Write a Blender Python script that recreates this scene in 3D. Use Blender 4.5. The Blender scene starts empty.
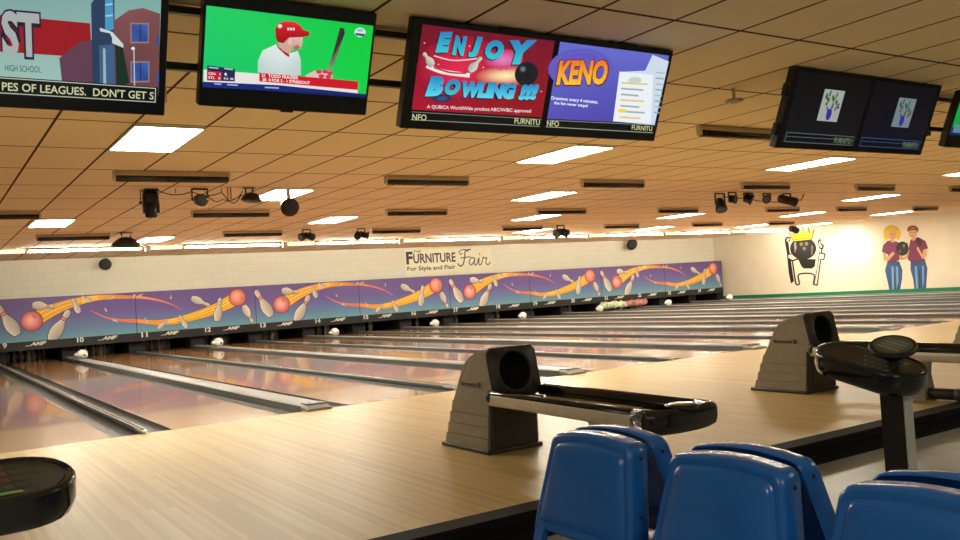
import bpy, bmesh, math, random
import numpy as np
from mathutils import Vector, Matrix
random.seed(7)
sc = bpy.context.scene
COL = sc.collection
PI = math.pi
H = 2.76            # ceiling above the lanes
FL = -0.14          # seating floor
P = 3.45            # pitch of a pair of lanes
TH = 17.26          # face of the masking boards

# ------------------------------------------------------------------ materials
def lin(c):
    return tuple((x/255/12.92 if x/255 <= .04045 else ((x/255+.055)/1.055)**2.4) for x in c)
def mat(name, rgb, rough=.5, metal=0., spec=.5, coat=0., emit=None, es=1., noise=0., nscale=20., bump=0., bscale=200.):
    m = bpy.data.materials.new(name); m.use_nodes = True
    nt = m.node_tree; b = nt.nodes['Principled BSDF']
    b.inputs['Base Color'].default_value = (*rgb, 1)
    b.inputs['Roughness'].default_value = rough
    b.inputs['Metallic'].default_value = metal
    b.inputs['Specular IOR Level'].default_value = spec
    b.inputs['Coat Weight'].default_value = coat
    b.inputs['Coat Roughness'].default_value = .08
    if emit:
        b.inputs['Emission Color'].default_value = (*emit, 1)
        b.inputs['Emission Strength'].default_value = es
    if noise or bump:
        tc = nt.nodes.new('ShaderNodeTexCoord')
    if noise:
        n = nt.nodes.new('ShaderNodeTexNoise'); n.inputs['Scale'].default_value = nscale; n.inputs['Detail'].default_value = 4
        nt.links.new(tc.outputs['Object'], n.inputs['Vector'])
        r = nt.nodes.new('ShaderNodeValToRGB')
        r.color_ramp.elements[0].position = .3; r.color_ramp.elements[1].position = .7
        r.color_ramp.elements[0].color = (*[x*(1-noise) for x in rgb], 1)
        r.color_ramp.elements[1].color = (*[min(1, x*(1+noise)) for x in rgb], 1)
        nt.links.new(n.outputs['Fac'], r.inputs['Fac']); nt.links.new(r.outputs['Color'], b.inputs['Base Color'])
    if bump:
        n = nt.nodes.new('ShaderNodeTexNoise'); n.inputs['Scale'].default_value = bscale
        nt.links.new(tc.outputs['Object'], n.inputs['Vector'])
        bp = nt.nodes.new('ShaderNodeBump'); bp.inputs['Strength'].default_value = bump; bp.inputs['Distance'].default_value = .01
        nt.links.new(n.outputs['Fac'], bp.inputs['Height']); nt.links.new(bp.outputs['Normal'], b.inputs['Normal'])
    return m

def wood(name, ca, cb, rough, board=.028, length=1.1, coat=.0, line=.75):
    m = bpy.data.materials.new(name); m.use_nodes = True
    nt = m.node_tree; N = nt.nodes; L = nt.links; b = N['Principled BSDF']
    tc = N.new('ShaderNodeTexCoord'); sp = N.new('ShaderNodeSeparateXYZ'); L.new(tc.outputs['Object'], sp.inputs[0])
    def mth(op, a, c=None):
        n = N.new('ShaderNodeMath'); n.operation = op
        for i, v in enumerate((a, c)):
            if v is None: continue
            if isinstance(v, (int, float)): n.inputs[i].default_value = v
            else: L.new(v, n.inputs[i])
        return n.outputs[0]
    xb = mth('DIVIDE', sp.outputs[0], board); xi = mth('FLOOR', xb); xf = mth('FRACT', xb)
    wn = N.new('ShaderNodeTexWhiteNoise'); wn.noise_dimensions = '1D'; L.new(xi, wn.inputs['W'])
    yi = mth('FLOOR', mth('ADD', mth('DIVIDE', sp.outputs[1], length), mth('MULTIPLY', wn.outputs[0], 7.0)))
    wn2 = N.new('ShaderNodeTexWhiteNoise'); wn2.noise_dimensions = '2D'
    cmb = N.new('ShaderNodeCombineXYZ'); L.new(xi, cmb.inputs[0]); L.new(yi, cmb.inputs[1]); L.new(cmb.outputs[0], wn2.inputs['Vector'])
    mp = N.new('ShaderNodeMapping'); mp.inputs['Scale'].default_value = (40, 1.6, 40); L.new(tc.outputs['Object'], mp.inputs['Vector'])
    ns = N.new('ShaderNodeTexNoise'); ns.inputs['Scale'].default_value = 1.; ns.inputs['Detail'].default_value = 5; L.new(mp.outputs[0], ns.inputs['Vector'])
    f = mth('ADD', mth('MULTIPLY', wn2.outputs[0], .62), mth('MULTIPLY', ns.outputs['Fac'], .38))
    r = N.new('ShaderNodeValToRGB'); L.new(f, r.inputs['Fac'])
    r.color_ramp.elements[0].position = .15; r.color_ramp.elements[1].position = .85
    r.color_ramp.elements[0].color = (*ca, 1); r.color_ramp.elements[1].color = (*cb, 1)
    edge = mth('LESS_THAN', mth('ABSOLUTE', mth('SUBTRACT', xf, .5)), .48)
    fac = mth('ADD', mth('MULTIPLY', edge, 1-line), line)
    mx = N.new('ShaderNodeMixRGB'); mx.blend_type = 'MULTIPLY'; mx.inputs[0].default_value = 1
    L.new(r.outputs[0], mx.inputs[1]); L.new(fac, mx.inputs[2]); L.new(mx.outputs[0], b.inputs['Base Color'])
    b.inputs['Roughness'].default_value = rough
    b.inputs['Coat Weight'].default_value = coat; b.inputs['Coat Roughness'].default_value = .04
    return m

def ceiling_mat():
    m = bpy.data.materials.new('ceiling_tiles'); m.use_nodes = True
    nt = m.node_tree; N = nt.nodes; L = nt.links; b = N['Principled BSDF']
    tc = N.new('ShaderNodeTexCoord'); sp = N.new('ShaderNodeSeparateXYZ'); L.new(tc.outputs['Object'], sp.inputs[0])
    def mth(op, a, c=None):
        n = N.new('ShaderNodeMath'); n.operation = op
        for i, v in enumerate((a, c)):
            if v is None: continue
            if isinstance(v, (int, float)): n.inputs[i].default_value = v
            else: L.new(v, n.inputs[i])
        return n.outputs[0]
    def grid(o, off, step, w):
        t = mth('FRACT', mth('DIVIDE', mth('SUBTRACT', o, off), step))
        return mth('LESS_THAN', mth('SUBTRACT', .5, mth('ABSOLUTE', mth('SUBTRACT', t, .5))), w/2/step)
    g = mth('MAXIMUM', grid(sp.outputs[0], -3.54, .6175, .024), grid(sp.outputs[1], .47, 1.305, .028))
    ns = N.new('ShaderNodeTexNoise'); ns.inputs['Scale'].default_value = 60; L.new(tc.outputs['Object'], ns.inputs['Vector'])
    tile = N.new('ShaderNodeMixRGB'); L.new(ns.outputs['Fac'], tile.inputs[0])
    tile.inputs[1].default_value = (.90, .75, .51, 1); tile.inputs[2].default_value = (.96, .83, .60, 1)
    mx = N.new('ShaderNodeMixRGB'); L.new(g, mx.inputs[0]); L.new(tile.outputs[0], mx.inputs[1]); mx.inputs[2].default_value = (.09, .05, .03, 1)
    L.new(mx.outputs[0], b.inputs['Base Color']); b.inputs['Roughness'].default_value = .9; b.inputs['Specular IOR Level'].default_value = .1
    return m

def block_mat(name, rgb, mortar):
    m = bpy.data.materials.new(name); m.use_nodes = True
    nt = m.node_tree; N = nt.nodes; L = nt.links; b = N['Principled BSDF']
    tc = N.new('ShaderNodeTexCoord'); mp = N.new('ShaderNodeMapping'); mp.inputs['Rotation'].default_value = (PI/2, 0, 0)
    L.new(tc.outputs['Object'], mp.inputs[0])
    br = N.new('ShaderNodeTexBrick'); L.new(mp.outputs[0], br.inputs['Vector'])
    br.inputs['Color1'].default_value = (*rgb, 1); br.inputs['Color2'].default_value = (*[x*.97 for x in rgb], 1)
    br.inputs['Mortar'].default_value = (*mortar, 1); br.inputs['Scale'].default_value = 1
    br.inputs['Mortar Size'].default_value = .008; br.inputs['Brick Width'].default_value = .4; br.inputs['Row Height'].default_value = .2
    L.new(br.outputs[0], b.inputs['Base Color']); b.inputs['Roughness'].default_value = .8
    return m

def art_mat(name, emis=0., rough=.45):
    m = bpy.data.materials.new(name); m.use_nodes = True
    nt = m.node_tree; b = nt.nodes['Principled BSDF']
    a = nt.nodes.new('ShaderNodeVertexColor'); a.layer_name = 'Col'
    b.inputs['Roughness'].default_value = rough
    if emis:
        b.inputs['Base Color'].default_value = (.01, .01, .01, 1)
        nt.links.new(a.outputs[0], b.inputs['Emission Color']); b.inputs['Emission Strength'].default_value = emis
    else:
        nt.links.new(a.outputs[0], b.inputs['Base Color'])
    return m

M = {}
M['approach'] = wood('approach_maple', (.43, .305, .118), (.55, .41, .175), .40, length=2.4, coat=0., line=.9)
M['lane'] = wood('lane_lacquer', (.34, .155, .055), (.46, .235, .095), .13, length=.9, coat=.45, line=.8)
M['lane'].node_tree.nodes['Principled BSDF'].inputs['Specular IOR Level'].default_value = .38
M['ceiling'] = ceiling_mat()
M['block'] = block_mat('painted_block', (.84, .81, .66), (.76, .73, .58))
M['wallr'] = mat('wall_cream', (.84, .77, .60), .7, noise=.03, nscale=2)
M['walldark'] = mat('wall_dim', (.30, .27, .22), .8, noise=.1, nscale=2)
M['green'] = mat('green_base', lin((20, 125, 85)), .5, noise=.06, nscale=5)
M['carpet'] = mat('seating_floor_tile', (.36, .37, .33), .35, noise=.12, nscale=6)
M['step'] = mat('step_rubber', (.008, .008, .008), .75, spec=.15, noise=.3, nscale=40)
M['gutter'] = mat('gutter_grey', (.11, .118, .12), .5, noise=.15, nscale=8)
M['cap'] = mat('cap_grey', (.27, .275, .255), .42, metal=.15, noise=.08, nscale=6)
M['railtop'] = mat('rail_top_grey', (.50, .50, .47), .35, metal=.2, noise=.08, nscale=6)
M['capedge'] = mat('cap_edge', (.16, .17, .17), .35, metal=.2, noise=.1, nscale=9)
M['black'] = mat('black_satin', (.012, .012, .012), .38, noise=.2, nscale=12)
M['pit'] = mat('pit_black', (.010, .010, .010), .85, noise=.2, nscale=6)
M['blackg'] = mat('black_gloss', (.012, .010, .009), .14, coat=.3, noise=.2, nscale=10)
M['tvb'] = mat('tv_bezel', (.010, .010, .011), .28, noise=.2, nscale=10)
M['hood'] = mat('hood_grey', (.30, .275, .23), .5, noise=.08, nscale=30)
M['hoodd'] = mat('hood_dark', (.040, .035, .030), .42, noise=.15, nscale=30)
M['hole'] = mat('hood_hole', (.006, .006, .006), .7, noise=.2, nscale=9)
M['rail'] = mat('rail_silver', (.66, .62, .54), .36, metal=.35, noise=.06, nscale=15)
M['blue'] = mat('chair_blue', (.012, .125, .46), .22, spec=.5, noise=.06, nscale=4)
M['blued'] = mat('chair_bolt', (.02, .03, .06), .4, metal=.5, noise=.1)
M['steel'] = mat('leg_steel', (.3, .3, .3), .35, metal=.8, noise=.1)
M['post'] = mat('post_grey', (.62, .64, .61), .38, metal=.2, noise=.06, nscale=12)
M['white'] = mat('white_paint', (.80, .78, .72), .5, noise=.04)
M['pinw'] = mat('pin_white', (.78, .75, .68), .3, noise=.04)
M['pinr'] = mat('pin_red', (.55, .03, .03), .35, noise=.06)
M['tan'] = mat('fixture_tan', (.60, .49, .34), .5, noise=.08)
M['brown'] = mat('valance_brown', (.36, .25, .14), .6, noise=.1)
M['tube'] = mat('dark_tube', (.020, .016, .016), .25, noise=.2)
M['lampglow'] = mat('lamp_diffuser', (.9, .9, .88), .4, emit=(1., .93, .76), es=47., noise=.01)
M['lampfill'] = mat('fill_panel_glow', (.9, .9, .88), .4, emit=(1., .93, .76), es=20., noise=.01)  # weaker glow for the fill panels added above the seating
M['striplight'] = mat('strip_tube', (.9, .9, .85), .4, emit=(1., .95, .82), es=190., noise=.01)
M['creamlight'] = mat('strip_lamp', (.9, .88, .7), .4, emit=(1., .88, .56), es=1.3, noise=.01)
M['mesh'] = mat('grille', (.03, .032, .034), .6, bump=.6, bscale=180)
M['lens'] = mat('lens', (.10, .13, .16), .1, noise=.2)
M['brass'] = mat('clip_brass', (.45, .30, .10), .4, metal=.6, noise=.1)
M['towg'] = mat('bundle_green', (.55, .62, .42), .7, noise=.45, nscale=9, bump=.5, bscale=25)
M['towr'] = mat('bundle_pink', (.50, .22, .20), .7, noise=.45, nscale=9, bump=.5, bscale=25)
M['art'] = art_mat('printed_art', 0, .38)
M['paint'] = art_mat('mural_paint', 0, .6)
M['screen'] = art_mat('screen_picture', 1.0, .25)
M['screendim'] = art_mat('screen_dim', .55, .25)
M['vinyl'] = art_mat('banner_print', 0, .4)
M['pad'] = art_mat('keypad_print', 0, .3)
M['ltext'] = mat('lettering_dark', (.03, .028, .026), .5, noise=.1)
M['ltextw'] = mat('lettering_pale', (.55, .53, .48), .5, noise=.05)
M['tubeled'] = mat('led_green', (.2, .5, .1), .4, emit=(.45, .9, .15), es=.25, noise=.02)

# ------------------------------------------------------------------ mesh helpers
def vec(*a): return Vector(a)
class MB:
    def __init__(s): s.bm = bmesh.new()
    def _set(s, faces, mi, smooth):
        for f in faces: f.material_index = mi; f.smooth = smooth
    def box(s, x0, x1, y0, y1, z0, z1, mi=0, bev=0., mtx=None):
        r = bmesh.ops.create_cube(s.bm, size=1)
        vs = r['verts']
        for v in vs:
            v.co = Vector((x0 if v.co.x < 0 else x1, y0 if v.co.y < 0 else y1, z0 if v.co.z < 0 else z1))
        fs = list({f for v in vs for f in v.link_faces}); s._set(fs, mi, False)
        if bev:
            es = list({e for v in vs for e in v.link_edges})
            r2 = bmesh.ops.bevel(s.bm, geom=es, offset=bev, segments=2, affect='EDGES', profile=.5)
            nf = [f for f in r2['faces']]
            s._set(nf, mi, True); vs = list({v for f in nf for v in f.verts} | {v for v in vs if v.is_valid})
        if mtx is not None:
            for v in vs: v.co = mtx @ v.co
        return s
    def loops(s, loops, mi=0, smooth=True, cap0=True, cap1=True, closed=True):
        L = [[s.bm.verts.new(p) for p in lp] for lp in loops]
        n = len(L[0]); fs = []
        for a, b in zip(L, L[1:]):
            for i in range(n if closed else n-1):
                j = (i+1) % n
                fs.append(s.bm.faces.new((a[i], a[j], b[j], b[i])))
        s._set(fs, mi, smooth); cf = []
        if cap0: cf.append(s.bm.faces.new(list(reversed(L[0]))))
        if cap1: cf.append(s.bm.faces.new(L[-1]))
        s._set(cf, mi, False)
        return s
    def lathe(s, prof, n=24, mi=0, o=(0, 0, 0), mtx=None, cap0=True, cap1=True, smooth=True):
        lp = []
        for r, z in prof:
            ring = [Vector((r*math.cos(2*PI*i/n), r*math.sin(2*PI*i/n), z)) for i in range(n)]
            lp.append([(mtx @ p if mtx is not None else p) + Vector(o) for p in ring])
        return s.loops(lp, mi, smooth, cap0, cap1)
    def tube(s, pts, r, n=10, mi=0):
        pts = [Vector(p) for p in pts]; lp = []
        for i, p in enumerate(pts):
            t = (pts[min(i+1, len(pts)-1)] - pts[max(i-1, 0)]).normalized()
            up = Vector((0, 0, 1)) if abs(t.z) < .95 else Vector((1, 0, 0))
            a = t.cross(up).normalized(); b = a.cross(t)
            rr = r[i] if isinstance(r, (list, tuple)) else r
            lp.append([p + (a*math.cos(2*PI*k/n) + b*math.sin(2*PI*k/n))*rr for k in range(n)])
        return s.loops(lp, mi)
    def prism(s, poly, axis, a0, a1, mi=0, smooth=False):
        def mk(p, a):
            return Vector((a, p[0], p[1])) if axis == 'x' else Vector((p[0], a, p[1])) if axis == 'y' else Vector((p[0], p[1], a))
        return s.loops([[mk(p, a0) for p in poly], [mk(p, a1) for p in poly]], mi, smooth)
    def build(s, name, mats, parent=None, loc=None, mtx=None, recalc=True):
        if recalc: bmesh.ops.recalc_face_normals(s.bm, faces=s.bm.faces)
        if mtx is not None: s.bm.transform(mtx)
        me = bpy.data.meshes.new(name); s.bm.to_mesh(me); s.bm.free()
        for m in (mats if isinstance(mats, (list, tuple)) else [mats]): me.materials.append(M[m])
        o = bpy.data.objects.new(name, me); COL.objects.link(o)
        if parent: o.parent = parent
        if loc is not None: o.location = loc
        return o

def tag(o, label=None, cat=None, group=None, kind=None):
    if label: o['label'] = label
    if cat: o['category'] = cat
    if group: o['group'] = group
    if kind: o['kind'] = kind
    return o
def thing(name, loc, label, cat, group=None, rot=(0, 0, 0)):
    o = bpy.data.objects.new(name, None); COL.objects.link(o)
    o.location = loc; o.rotation_euler = rot; o.empty_display_size = .1
    return tag(o, label, cat, group)
def dup(root, loc, label, rot=None, group=None):
    r = root.copy(); COL.objects.link(r); r.location = loc; r['label'] = label
    if rot is not None: r.rotation_euler = rot
    if group: r['group'] = group
    for ch in list(root.children):
        c = ch.copy(); COL.objects.link(c); c.parent = r
        for g in list(ch.children):
            d = g.copy(); COL.objects.link(d); d.parent = c
    return r
ORD = ['first', 'second', 'third', 'fourth', 'fifth', 'sixth', 'seventh', 'eighth', 'ninth', 'tenth']

# ------------------------------------------------------------------ flat printed art
_tc = {}
def text_tris(s, bold=0., shear=0., space=1.):
    k = (s, bold, shear, space)
    if k in _tc: return _tc[k]
    c = bpy.data.curves.new('t', 'FONT'); c.body = s; c.offset = bold; c.shear = shear; c.resolution_u = 3; c.space_character = space
    o = bpy.data.objects.new('t', c); me = bpy.data.meshes.new_from_object(o)
    me.calc_loop_triangles()
    v = np.array([list(x.co[:2]) for x in me.vertices]); t = [list(x.vertices) for x in me.loop_triangles]
    bpy.data.objects.remove(o); bpy.data.curves.remove(c); bpy.data.meshes.remove(me)
    lo = v.min(0); hi = v.max(0); v = (v-lo)/(hi-lo)
    _tc[k] = (v, t); return _tc[k]
class Art:
    def __init__(s, step=.0012): s.v = []; s.f = []; s.c = []; s.step = step
    def poly(s, pts, col, l=1):
        n = len(s.v)
        cols = col if isinstance(col[0], (tuple, list)) else [col]*len(pts)
        for p, c in zip(pts, cols): s.v.append((p[0], p[1], l)); s.c.append(lin(c))
        s.f.append(list(range(n, n+len(pts)))); return s
    def rect(s, x0, y0, x1, y1, col, l=1, top=None):
        t = top or col
        return s.poly([(x0, y0), (x1, y0), (x1, y1), (x0, y1)], [col, col, t, t], l)
    def ell(s, cx, cy, rx, ry, col, l=1, edge=None, hx=0., hy=0., n=28, rot=0.):
        k = len(s.v); s.v.append((cx+hx*rx, cy+hy*ry, l)); s.c.append(lin(col))
        rings = 3 if edge else 1
        for q in range(1, rings+1):
            t = q/rings
            for i in range(n):
                a = 2*PI*i/n; ex, ey = math.cos(a)*rx*t + hx*rx*(1-t), math.sin(a)*ry*t + hy*ry*(1-t)
                ex, ey = ex*math.cos(rot)-ey*math.sin(rot), ex*math.sin(rot)+ey*math.cos(rot)
                s.v.append((cx+ex, cy+ey, l))
                cc = col if not edge else tuple(col[j]+(edge[j]-col[j])*t**1.6 for j in range(3))
                s.c.append(lin(cc))
        for q in range(rings):
            for i in range(n):
                j = (i+1) % n
                if q == 0: s.f.append([k, k+1+i, k+1+j])
                else:
                    a = k+1+(q-1)*n; b = k+1+q*n; s.f.append([a+i, b+i, b+j, a+j])
        return s
    def ribbon(s, pts, w, cols, l=1, off=0.):
        k = len(s.v); n = len(pts)
        for i, p in enumerate(pts):
            a = pts[max(i-1, 0)]; b = pts[min(i+1, n-1)]
            d = np.array([b[0]-a[0], b[1]-a[1]]); d = d/max(1e-9, np.hypot(*d)); nn = np.array([-d[1], d[0]])
            ww = w[i] if isinstance(w, (list, tuple)) else w
            cc = cols[i] if isinstance(cols[0], (tuple, list)) else cols
            for sg in (-1, 1):
                q = np.array(p)+nn*(ww/2*sg+off*ww); s.v.append((q[0], q[1], l)); s.c.append(lin(cc))
        for i in range(n-1): s.f.append([k+2*i, k+2*i+2, k+2*i+3, k+2*i+1])
        return s
    def text(s, t, x, y, w, h, col, l=2, bold=0., shear=0., top=None, slope=0., space=1.):
        v, tr = text_tris(t, bold, shear, space); k = len(s.v); tp = top or col
        for p in v:
            s.v.append((x+p[0]*w, y+p[1]*h+slope*p[0]*w, l))
            s.c.append(lin(tuple(col[j]+(tp[j]-col[j])*p[1] for j in range(3))))
        for q in tr: s.f.append([k+i for i in q])
        return s
    def warp(s, fn):
        s.v = [(*fn(p[0], p[1]), p[2]) for p in s.v]; return s
    def build(s, name, m, parent, place):
        """place(u, v, lift) -> local point on the flat surface"""
        me = bpy.data.meshes.new(name)
        me.from_pydata([place(p[0], p[1], p[2]*s.step) for p in s.v], [], s.f)
        at = me.color_attributes.new('Col', 'FLOAT_COLOR', 'POINT')
        for i, c in enumerate(s.c): at.data[i].color = (*c, 1)
        me.materials.append(M[m]); me.update()
        # every printed face looks the same way
        nref = np.cross(np.array(place(1, 0, 0))-np.array(place(0, 0, 0)), np.array(place(0, 1, 0))-np.array(place(0, 0, 0)))
        bm = bmesh.new(); bm.from_mesh(me); bm.normal_update()
        for f in bm.faces:
            if np.dot(np.array(f.normal), nref) < 0: f.normal_flip()
        bm.to_mesh(me); bm.free()
        o = bpy.data.objects.new(name, me); COL.objects.link(o)
        if parent: o.parent = parent
        return o
def homog(src, dst):
    A = []; b = []
    for (x, y), (u, v) in zip(src, dst):
        A += [[x, y, 1, 0, 0, 0, -u*x, -u*y], [0, 0, 0, x, y, 1, -v*x, -v*y]]; b += [u, v]
    h = np.append(np.linalg.solve(np.array(A, float), np.array(b, float)), 1).reshape(3, 3)
    def f(x, y):
        q = h @ np.array([x, y, 1.]); return (q[0]/q[2], q[1]/q[2])
    return f
def pin_art(A, base, head, l=3, body=(225, 215, 200), fat=1., stripe=True, cut=None):
    b = np.array(base, float); h = np.array(head, float); d = h-b; L = np.hypot(*d); d /= L; n = np.array([-d[1], d[0]])
    pr = [(0, .085), (.03, .105), (.12, .14), (.25, .168), (.36, .165), (.48, .135), (.58, .09), (.67, .066), (.75, .066), (.83, .083), (.90, .086), (.96, .065), (1., .02)]
    for q, (gw, cc, ly) in enumerate(((.02, (70, 40, 60), l), (0, body, l+1))):
        for t0, t1 in zip(pr, pr[1:]):
            P4 = []
            for (t, r), sg in ((t0, -1), (t1, -1), (t1, 1), (t0, 1)):
                tt = t + (gw if t > .5 else -gw) * (t > .97 or t < .02)
                P4.append(tuple(b + d*L*tt + n*sg*(r+gw)*L*fat))
            dk = tuple(x*.74 for x in cc) if q else cc
            A.poly(P4, [dk, dk, cc, cc] if q else cc, ly)
    if stripe:
        for t0, t1 in ((.645, .685), (.715, .755)):
            A.poly([tuple(b+d*L*t+n*sg*.068*L*fat) for t, sg in ((t0, -1), (t1, -1), (t1, 1), (t0, 1))], (205, 70, 60), l+2)

# ------------------------------------------------------------------ camera
def cam():
    c = bpy.data.cameras.new('camera'); o = bpy.data.objects.new('camera', c); COL.objects.link(o)
    y, p, r = .577, .023, -.066
    f = Vector((math.sin(y)*math.cos(p), math.cos(y)*math.cos(p), math.sin(p)))
    rt = Vector((math.cos(y), -math.sin(y), 0)); up = rt.cross(f)
    cr, sr = math.cos(r), math.sin(r)
    R_, U_ = cr*rt+sr*up, -sr*rt+cr*up
    m = Matrix((R_, U_, -f)).transposed().to_4x4(); m.translation = (-5.178, -8.607, 1.134)
    o.matrix_world = m; c.sensor_width = 36; c.lens = 867.8/960*36; c.clip_start = .05; c.clip_end = 100
    sc.camera = o
cam()

# ------------------------------------------------------------------ the room
XL, XR, YB, YF = -8.6, 24.43, -11.5, 20.3
def S(mb, name, m): return tag(mb.build(name, m), kind='structure')
S(MB().box(XL, XR, -4.93, -.0, -.14, 0), 'floor', 'approach')
S(MB().box(XL, XR, YB, -4.93, FL-.1, FL), 'floor_seating', 'carpet')
S(MB().box(XL, XR, 0, YF, -.4, -.16), 'floor_subfloor', 'pit')
b = MB().box(XL, XR, -5.0, -4.93, FL, -.012).box(XL, XR, -5.0, -4.85, -.012, .004).box(XL, XR, -5.02, -5.0, FL, -.085).box(XL, XR, -5.012, -5.0, -.045, -.03)
S(b, 'trim_1', 'step')
S(MB().box(XL-.15, XR+.15, YB-.15, YF+.15, H, H+.1), 'ceiling', 'ceiling')
S(MB().box(XL, XR, 17.9, 18.05, .62, H), 'wall_back', 'block')
S(MB().box(XR, XR+.15, YB, YF, -.4, H), 'wall_right', 'wallr')
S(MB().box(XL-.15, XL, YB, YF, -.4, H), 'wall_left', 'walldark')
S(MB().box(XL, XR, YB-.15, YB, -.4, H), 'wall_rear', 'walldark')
S(MB().box(XL, XR, YF, YF+.15, -.4, H), 'wall_pit', 'pit')
S(MB().box(XR-.02, XR, -4.9, YF, 0, .17), 'baseboard_right', 'green')

# ------------------------------------------------------------------ lanes, dividers
def divx(k): return k*P/2
def is_ret(k): return k % 2 == 1
def lane_no(k): return 10 + k          # lane to the left of divider k (k=0 is between 10 and 11)
half = lambda k: .375 if is_ret(k) else .262
for k in range(-3, 15):
    x0 = divx(k-1)+half(k-1); x1 = divx(k)-half(k)
    n = lane_no(k)
    o = MB().box(x0, x1, .004, 19.4, -.12, 0, bev=.003).build('bowling_lane', 'lane')
    lb = {7: 'far left lane nearest the left wall', 8: 'glossy wooden lane left of the lane numbered 9'}.get(n, f'glossy wooden bowling lane running to the pins under number {n}')
    tag(o, lb, 'bowling lane', 'glossy wooden bowling lanes')
def gutter(cx):
    g = MB(); w = .1175
    pr = [(-w, 0), (-w, -.012)] + [(-math.cos(t)*w*.97, -.012-math.sin(t)*.07) for t in np.linspace(.1, PI-.1, 11)] + [(w, -.012), (w, 0)]
    pr += [(w+.0, -.1), (-w, -.1)]
    g.prism([(cx+p[0], p[1]) for p in pr], 'y', .0, 17.44, 0, False)
    return g
proto = {}
def divider(k):
    ret = is_ret(k); n = lane_no(k); x = divx(k)
    lab = (f'wide pale grey return-track divider between lanes {n} and {n+1}' if ret else f'narrow twin-rail divider between lanes {n} and {n+1}') if n < 24 else 'narrow end divider right of lane 24 by the right wall'
    if n < 7: lab = 'narrow rail divider left of the leftmost lane'
    if ret in proto: return dup(proto[ret], (x, 0, 0), lab)
    t = thing('lane_divider', (x, 0, 0), lab, 'lane divider', 'dividers between the lanes')
    hw = half(k)
    for sg in (-1, 1): gutter(sg*(hw-.1175)).build('gutter', 'gutter', t)
    if ret:
        w = hw-.235
        pr = [(-w, -.1), (-w, .035), (-w+.02, .055), (-w*.45, .066), (w*.45, .066), (w-.02, .055), (w, .035), (w, -.1)]
        c = MB(); c.loops([[Vector((p[0], y, p[1] if p[1] < 0 else p[1]*s_)) for p in pr] for y, s_ in ((-.09, .35), (-.07, .6), (0, .95), (.1, 1), (17.44, 1))], 0, False)
        c.box(-w-.010, -w+.004, .1, 17.43, -.02, .047, 1).box(w-.004, w+.010, .1, 17.43, -.02, .047, 1)
        o = c.build('capping', ['cap', 'capedge'], t)
        MB().box(-w*.75, w*.75, -.02, .16, .06, .071, bev=.004).lathe([(.014, .07), (.014, .076), (.008, .078)], 12, o=(-.05, .06, 0)).lathe([(.014, .07), (.014, .076), (.008, .078)], 12, o=(.05, .06, 0)).build('end_plate', 'capedge', t)
    else:
        c = MB()
        c.box(-.027, .027, .03, 17.44, -.1, .018, 1)
        for sg in (-1, 1): c.box(sg*.020-.009, sg*.020+.009, .03, 17.44, .0, .032, 1).box(sg*.020-.007, sg*.020+.007, .03, 17.43, .030, .044, 0, bev=.003)
        c.build('capping', ['railtop', 'capedge'], t)
        e = MB(); pts = [(.022*math.cos(a), .03-.07*math.sin(a), .024) for a in np.linspace(0, PI, 13)]
        e.tube([(.022, .25, .03)]+pts+[(-.022, .25, .03)], .012, 8)
        e.box(-.03, .03, -.03, .06, -.1, .006)
        e.build('end_loop', 'railtop', t)
    proto[ret] = t
    return t
for k in range(-4, 15): divider(k)

# pit side panels
kp = None
for k in range(-4, 15):
    n = lane_no(k); hw = half(k)
    lb = f'black side panel between the pits of lanes {n} and {n+1}' if 7 <= n < 24 else ('black side panel at the right end of the pits' if n >= 24 else 'black side panel at the left end of the pits')
    if kp is None:
        kp = tag(MB().box(-.2, .2, 17.45, 19.5, -.12, .62, bev=.01).build('kickback_panel', 'pit', loc=(divx(k), 0, 0)), lb, 'pit panel', 'black panels between the pits')
    else:
        c = kp.copy(); COL.objects.link(c); c.location = (divx(k), 0, 0); c['label'] = lb
for k in range(-3, 15):
    pass
# rear cushion curtains
cu = None
for k in range(-3, 15):
    n = lane_no(k); x = (divx(k)+divx(k-1))/2
    lb = f'dark cushion curtain behind the pins of lane {n}' if n > 8 else ('dark cushion curtain at the left end' if n == 7 else 'dark cushion curtain left of the one behind the 9')
    if cu is None:
        m = MB(); m.box(-.66, .66, 19.62, 19.70, -.155, .62, bev=.01)
        cu = tag(m.build('pit_cushion', 'pit', loc=(x, 0, 0)), lb, 'curtain', 'curtains behind the pins')
    else:
        c = cu.copy(); COL.objects.link(c); c.location = (x, 0, 0); c['label'] = lb

# pins
prof = [(.0258, 0), (.036, .006), (.046, .04), (.056, .08), (.0605, .114), (.058, .15), (.046, .19), (.030, .225), (.0235, .25), (.024, .275), (.030, .305), (.0325, .335), (.030, .36), (.02, .375), (.006, .381)]
m = MB(); m.lathe(prof, 14, 0)
for z in (.238, .262): m.lathe([(.0262, z-.006), (.0252, z+.006)], 14, 1, cap0=False, cap1=False)
pin0 = m.build('bowling_pin', ['pinw', 'pinr'])
rows = [(0, 0, 'at the front of the triangle'), (-.1524, .264, 'second row, left'), (.1524, .264, 'second row, right'), (-.305, .528, 'third row, left'), (0, .528, 'third row, middle'), (.305, .528, 'third row, right'),
        (-.457, .792, 'back row, far left'), (-.152, .792, 'back row, left of middle'), (.152, .792, 'back row, right of middle'), (.457, .792, 'back row, far right')]
NW = 'nine ten eleven twelve thirteen fourteen fifteen sixteen seventeen eighteen nineteen twenty twenty-one twenty-two twenty-three twenty-four'.split()
first = True
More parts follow.
